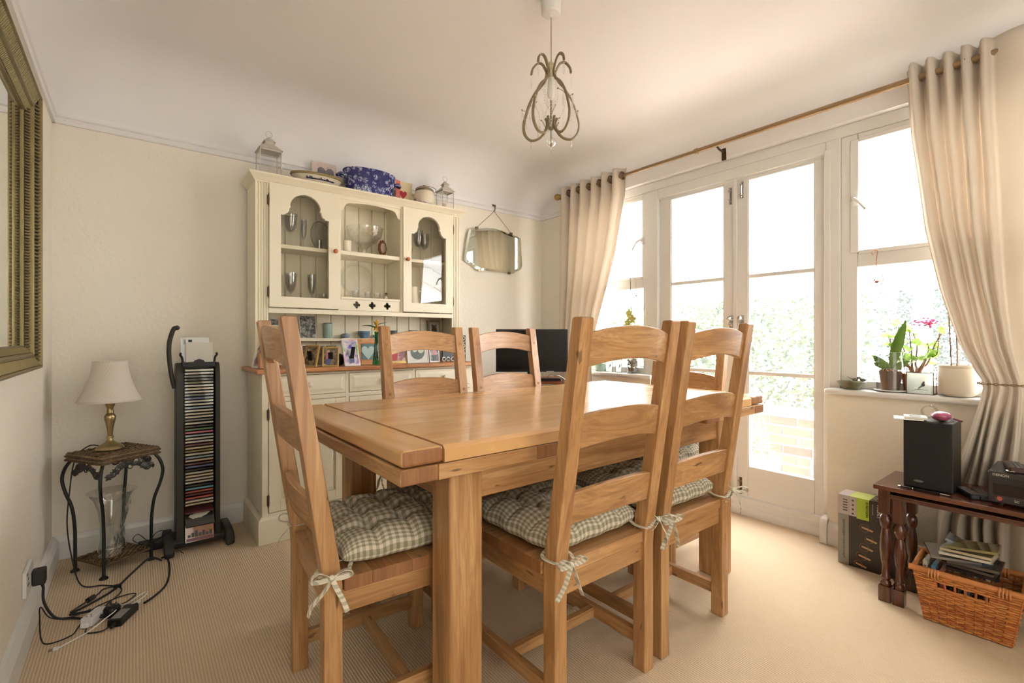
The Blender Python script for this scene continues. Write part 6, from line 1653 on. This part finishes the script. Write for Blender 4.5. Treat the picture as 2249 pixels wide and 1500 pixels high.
MB().lathe([(0, 0), (.050, 0), (.066, .005), (.066, .007), (0, .007)], (0, 0, 0), 32).build('saucer', WHITE, o)
# geranium in terracotta
gr = thing('geranium', 'pink geranium with twisted woody stems in a terracotta pot on the sill', 'plant', (2.870, .590, SZ))
MB().lathe([(0, 0), (.040, 0), (.050, .070), (.056, .070), (.057, .086), (.051, .086), (.048, .070), (0, .070)], (0, 0, 0), 28).build('pot', TERR, gr)
ST = plain('woody_stem', rgb(150, 124, 96), .8, var=.2, scale=40); m = MB(); r2 = random.Random(9); tips = []
for i in range(9):
    a = r2.uniform(0, 6.28); b = r2.uniform(.35, 1.0); yy = math.cos(a)*b; P = [(0, 0, .065), (.01*math.sin(a), yy*.03+r2.uniform(-.01, .01), .11), (.02*math.sin(a), yy*.08, .13+r2.uniform(0, .05)), (.012*math.sin(a), yy*.13, .17+r2.uniform(0, .09)), (.008*math.sin(a), yy*.155+r2.uniform(-.02, .02), .21+r2.uniform(0, .11))]
    q = bez(P, 5); m.tube(q, [.006-.0042*k/len(q) for k in range(len(q))], 6); tips += [q[-1], q[-6], q[-10]]
m.build('woody_stems', ST, gr)
GL = leafmat('geranium_leaf', rgb(164, 196, 104), .5); m = MB()
for t_ in tips:
    for k in range(2):
        c = t_ + Vector((r2.uniform(-.015, .01), r2.uniform(-.02, .02), r2.uniform(-.005, .02))); s = r2.uniform(.014, .024); q = Euler((r2.uniform(-.8, .8), r2.uniform(-.9, .3), r2.uniform(0, 6))).to_matrix()
        pts = [c] + [c + q @ Vector((s*(1+.10*math.cos(5*b))*math.cos(b), s*(1+.10*math.cos(5*b))*math.sin(b), .004*math.cos(2*b))) for b in [2*PI*j/12 for j in range(12)]]
        m.add(pts, [(0, 1+j, 1+(j+1) % 12) for j in range(12)])
m.build('leaves', GL, gr, fix=False, kind='stuff')
m = MB()
for i in range(44):
    c = Vector((-.01+r2.uniform(-.015, .015), -.045+r2.gauss(0, .018), .325+r2.gauss(0, .010))); m.ball(tuple(c), .0055, 5, 4, (1, 1.2, .7))
m.build('flower_head', plain('magenta_petal', rgb(226, 84, 150), .5, var=.1), gr, kind='stuff')
# glass box with bird
gb = thing('tealight_box', 'square glass box etched with a small bird, copper edged, on the right sill', 'box', (2.80, .553, SZ))
def glassbox(t, w_, h, d=.06, bird=True):
    m = MB(); a, b = w_/2, d/2
    for y in (-a, a): 
        for x in (-b, b): m.box(x-.0014, x+.0014, y-.0014, y+.0014, 0, h)
    for z in (0.0014, h-.0014):
        for x in (-b, b): m.box(x-.0014, x+.0014, -a, a, z-.0014, z+.0014)
        for y in (-a, a): m.box(-b, b, y-.0014, y+.0014, z-.0014, z+.0014)
    m.build('edges', plain('copper_foil', rgb(110, 84, 70), .35, .6), t)
    f = NT('misty_glass_' + t.name); v = f.coords(); nz = f.noise(v, 22, 2)
    tr = f.N('BsdfTransparent'); df = f.N('BsdfTranslucent'); f.L(f.mix(nz, rgb(200, 222, 210), rgb(228, 232, 222)), df.inputs[0]); ms = f.N('MixShader'); ms.inputs[0].default_value = .35
    f.L(tr.outputs[0], ms.inputs[1]); f.L(df.outputs[0], ms.inputs[2]); f.L(ms.outputs[0], f.out.inputs[0])
    MB().box(-b-.0005, -b+.0005, -a, a, .002, h-.002).build('front_pane', f.m, t)
    m = MB().box(b-.0005, b+.0005, -a, a, .002, h-.002).box(-b, b, -a-.0005, -a+.0005, .002, h-.002).box(-b, b, a-.0005, a+.0005, .002, h-.002); m.build('panes', PANE, t)
    if bird:
        m = MB(); m.ball((-b-.0015, -.012, h*.45), .0075, 8, 6, (.15, .9, 1.2)); m.ball((-b-.0015, -.014, h*.45+.011), .004, 8, 6, (.2, 1, 1)); m.tube([(-b-.0015, -.009, h*.40), (-b-.0015, .006, h*.26)], [.003, .001], 5)
        m.tube(bez([(-b-.0015, .028, h*.14), (-b-.0015, .005, h*.22), (-b-.0015, -.03, h*.2)], 4), .0009, 5)
        m.build('etched_bird', plain('bird_print', rgb(84, 92, 96), .5), t)
glassbox(gb, .094, .098)
# white pot with two sticks
wp = thing('plant_pot', 'large smooth white ceramic pot at the right end of the sill by the curtain', 'pot', (2.815, .432, SZ))
MB().lathe([(0, 0), (.046, 0), (.050, .003), (.064, .014), (.066, .02), (.066, .118), (.064, .122), (.066, .126), (.066, .134), (.062, .134), (.060, .02), (0, .012)], (0, 0, 0), 36).build('body', plain('white_ceramic', rgb(222, 212, 192), .35, var=.02), wp)
MB().lathe([(0, .115), (.061, .115), (.061, .112), (0, .112)], (0, 0, 0), 24).build('soil', plain('soil', rgb(140, 112, 88), 0.9, var=.2, scale=60), wp)
o = thing('plant_sticks', 'two thin bare brown orchid stems standing in the white pot', 'plant', (2.815, .432, SZ+.11))
MB().tube(bez([(.0, .022, 0), (-.003, .025, .12), (-.002, .030, .25), (-.006, .026, .33)], 5), .0026, 6).build('stem', plain('stem_brown', rgb(112, 76, 62), .6), o)
MB().tube(bez([(.0, .004, 0), (.0, .004, .12), (-.004, .010, .20)], 5), .0024, 6).build('stem', plain('stem_brown', rgb(112, 76, 62), .6), o)
# left sill
ol = thing('orchid', 'pale yellow flowering orchid on the left sill, in a clear glass vase of stones', 'plant', (2.825, 2.170, SZ))
MB().lathe([(0, .004), (.040, 0), (.042, .004), (.046, .13), (.043, .13), (.039, .008), (0, .008)], (0, 0, 0), 28).build('glass_pot', GLS, ol)
m = MB(); r2 = random.Random(6)
for i in range(120):
    a = r2.uniform(0, 6.28); rr = .034*math.sqrt(r2.random()); m.ball((rr*math.cos(a), rr*math.sin(a), r2.uniform(.014, .10)), r2.uniform(.005, .009), 5, 4)
m.build('stones', plain('grey_stone', rgb(130, 126, 116), .7, var=.3, scale=40), ol, kind='stuff')
m = MB(); 
for a in (.3, 1.6, 2.9, 4.4, 5.5): leaf(m, (0, 0, .10), (math.cos(a), math.sin(a), .9), .12, .036, .5, 7)
m.build('leaves', OG, ol, fix=False, kind='stuff')
MB().tube(bez([(0, 0, .10), (-.006, .006, .28), (-.004, .010, .42), (0, .02, .62), (.002, .03, .745)], 6), .0022, 6).build('stem', plain('stem_grey', rgb(80, 84, 70), .6), ol)
YP = plain('orchid_petal', rgb(224, 222, 130), .5, var=.06)
for (dy, dz) in ((.010, .405), (-.012, .385), (.03, .36), (.045, .335), (.02, .43)):
    m = MB()
    for k in range(5):
        a = 2*PI*k/5+.3; leaf(m, (-.012, dy, dz), (-.25, math.cos(a), math.sin(a)), .032, .024, .1, 4, up=(-1, 0, 0))
    m.ball((-.02, dy, dz), .006, 6, 5); m.build('flower', YP, ol, fix=False)
MB().tube(bez([(-.004, .010, .42), (-.012, .012, .40), (-.012, .03, .36), (-.012, .045, .335)], 5), .0016, 6).build('flower_stem', plain('stem_grey', rgb(80, 84, 70), .6), ol)
g1 = thing('tealight_box', 'tall clear glass box on the left sill, left of the pair', 'box', (2.825, 2.365, SZ)); glassbox(g1, .062, .105, .06)
g2 = thing('tealight_box', 'tall clear glass box on the left sill, next to the orchid vase', 'box', (2.825, 2.275, SZ)); glassbox(g2, .055, .105, .06)
o = thing('plant_pot', 'low grey green bowl pot on the left sill by the curtain', 'pot', (2.82, 2.47, SZ)); MB().lathe([(0, 0), (.035, 0), (.056, .06), (.052, .062), (.032, .008), (0, .008)], (0, 0, 0), 24).build('body', CEL, o)
# hanging ornaments
def orn(label, y, z, col):
    t = thing('hanging_ornament', label, 'ornament', (2.842, y, z))
    w_ = plain('ornament_' + col[0], col[1], .4, .5)
    MB().tube(bez([(-.004, .012, .120), (-.004, .018, .132), (-.004, .008, .142), (-.004, -.006, .138), (-.004, -.004, .120), (0, 0, .08), (0, 0, .040)], 6), .0016, 6).build('hook', w_, t)
    pts = [(0, .027*math.cos(a), .036*math.sin(a)) for a in [2*PI*i/28 for i in range(28)]]
    MB().tube(pts, .0017, 6, closed=True).build('ring', w_, t)
    m = MB(); m.ball((0, -.002, -.012), .0075, 8, 6, (.6, 1.2, .9)); m.ball((0, .007, -.003), .0045, 8, 6, (.7, 1, 1)); m.tube([(0, -.008, -.012), (0, -.020, -.006)], [.003, .001], 5)
    m.tube([(0, -.026, -.022), (0, .026, -.022)], .0011, 5); m.build('bird', w_, t)
    return t
orn('copper wire ring with a bird hanging from the right hand window transom', .732, 1.335, ('copper', rgb(186, 122, 96)))
orn('pale wire ring with a bird hanging from the left hand window transom', 2.155, 1.365, ('pale', rgb(206, 190, 176)))

# ------------------------------------------------------------------ laptop on the far cushion
o = thing('laptop', 'closed white laptop lying on the cushion at the right end of the table', 'laptop', (2.06, 1.47, .532), R(4))
MB().box(-.13, .13, -.17, .17, 0, .011).build('base', plain('laptop_white', rgb(226, 224, 222), .3), o, bevel=.003)
MB().box(-.13, .13, -.17, .17, .0115, .020).build('lid', plain('laptop_white', rgb(226, 224, 222), .3), o, bevel=.003)
m = MB()
for i in range(4): m.box(-.04-.022*i, -.032-.022*i, -.1704, -.1698, .004, .008)
m.build('ports', BLACK, o)
o = MB().tube(bez([(2.03, 1.30, .535), (2.00, 1.285, .528), (1.96, 1.30, .520), (1.93, 1.34, .516)], 5), .0022, 6).build('charging_cable', RUB); tag(o, 'thin black cable trailing from the white laptop over the cushion', 'cable')

# ------------------------------------------------------------------ chandelier
CHX, CHY = 1.334, 1.431
ro = thing('ceiling_rose', 'round white ceiling rose with a pale flex holding the chandelier', 'ceiling rose', (CHX, CHY, ZC))
MB().lathe([(0, 0), (.042, 0), (.043, -.006), (.040, -.060), (.034, -.066), (.008, -.069), (.006, -.078), (0, -.079)], (0, 0, 0), 28).build('rose', WHITE, ro)
MB().tube([(0, 0, -.075), (.0005, 0, -.262)], .0024, 8).build('flex', plain('gold_flex', rgb(190, 168, 130), .5), ro)
ch = thing('chandelier', 'small cream metal chandelier with curled arms and glass bead strings', 'chandelier', (CHX, CHY, 1.84))
ARM = plain('stone_paint', rgb(146, 130, 98), .5, var=.12, scale=40)
Z0 = 1.84
def pol(r_, z, a): return (r_*math.cos(a), r_*math.sin(a), z-Z0)
prof = [(.086, 2.137), (.080, 2.160), (.060, 2.177), (.040, 2.172), (.026, 2.150), (.018, 2.125), (.030, 2.095), (.066, 2.060), (.094, 2.015), (.112, 1.965), (.120, 1.925), (.112, 1.890), (.088, 1.866), (.058, 1.866), (.034, 1.882), (.020, 1.905), (.018, 1.930), (.024, 1.946)]
view = math.atan2(-CHY, -CHX)
for k in range(5):
    a = view + R(36) + 2*PI*k/5
    MB().tube(bez([pol(r_, z, a) for r_, z in prof], 5), .0050, 8, flat=(1.25, .75)).build('arm', ARM, ch)
MB().lathe([(0, 1.895), (.010, 1.897), (.013, 1.908), (.009, 1.918), (.004, 1.925), (.0035, 2.0), (0, 2.0)], (0, 0, -Z0), 14).build('centre_rod', ARM, ch)
MB().lathe([(.010, 2.168), (.016, 2.160), (.015, 2.150), (.020, 2.146), (.020, 2.140), (.013, 2.136), (.013, 2.110), (0, 2.108)], (0, 0, -Z0), 18).build('lamp_holder', plain('holder_cream', rgb(206, 190, 160), .5), ch)
MB().lathe([(0, 2.110), (.011, 2.108), (.0145, 2.09), (.0145, 2.035), (.010, 2.022), (0, 2.018)], (0, 0, -Z0), 16).build('bulb', plain('opal_glass', rgb(240, 236, 226), .3, var=0), ch)
BEAD = glass('bead_glass', (.97, .97, .97, 1), 6.0, .05, .25)
def beadstring(pts, r_, step, nm='bead_string'):
    P = bez(pts, 12); m = MB(); acc = 0; last = P[0]
    m.ball(tuple(P[0]), r_, 6, 4)
    for p in P[1:]:
        acc += (p-last).length; last = p
        if acc >= step: m.ball(tuple(p), r_, 6, 4); acc = 0
    m.build(nm, BEAD, ch)
def drop(c, L_=.020, r_=.0048):
    m = MB(); m.ball((c[0], c[1], c[2]), .0036, 6, 4); m.lathe([(0, -.006), (r_*.5, -.009), (r_, -.006-L_*.7), (r_*.6, -.006-L_), (0, -.008-L_)], tuple(c), 6); m.build('glass_drop', BEAD, ch)
MB().ball((0, 0, 1.846-Z0), .0195, 18, 12).build('glass_ball', BEAD, ch)
MB().lathe([(0, 1.897), (.003, 1.896), (.005, 1.885), (.003, 1.876), (.004, 1.866), (0, 1.865)], (0, 0, -Z0), 10).build('ball_link', CHROME, ch)
for k in range(5):
    a = view + R(36) + 2*PI*k/5; b = a + R(36)
    beadstring([pol(.018, 2.120, a+.3), pol(.024, 2.07, b), pol(.028, 2.02, b), pol(.016, 1.985, b)], .0034, .0088)
    beadstring([pol(.070, 2.050, a), pol(.064, 1.995, a+.35), pol(.052, 1.955, b), pol(.050, 1.925, b)], .0032, .0085)
    drop(pol(.086, 2.126, a), .038, .0042); drop(pol(.050, 1.915, b), .022, .005)
    drop(pol(.122, 1.985, a+.12), .040, .0045); drop(pol(.100, 1.990, a-.16), .030, .005); drop(pol(.088, 1.856, a), .014, .005)
    m = MB(); m.tube([pol(.104, 1.985, a), pol(.122, 1.992, a+.12)], .0013, 5); m.ball(pol(.122, 1.992, a+.12), .0036, 6, 4)
    m.tube(bez([pol(.100, 1.996, a), pol(.088, 2.014, a-.08), pol(.072, 2.030, a-.25)], 4), .0013, 5); m.ball(pol(.072, 2.030, a-.25), .0038, 6, 4)
    m.tube(bez([pol(.020, 1.90, a), pol(.034, 1.930, a+.3), pol(.040, 1.934, a+.4)], 4), .0013, 5); m.ball(pol(.040, 1.934, a+.4), .003, 6, 4)
    m.build('prong', ARM, ch)
    beadstring([pol(.122, 1.990, a+.12), pol(.114, 1.960, a+.2), pol(.104, 1.935, a+.3), pol(.100, 1.905, a+.3)], .003, .008)
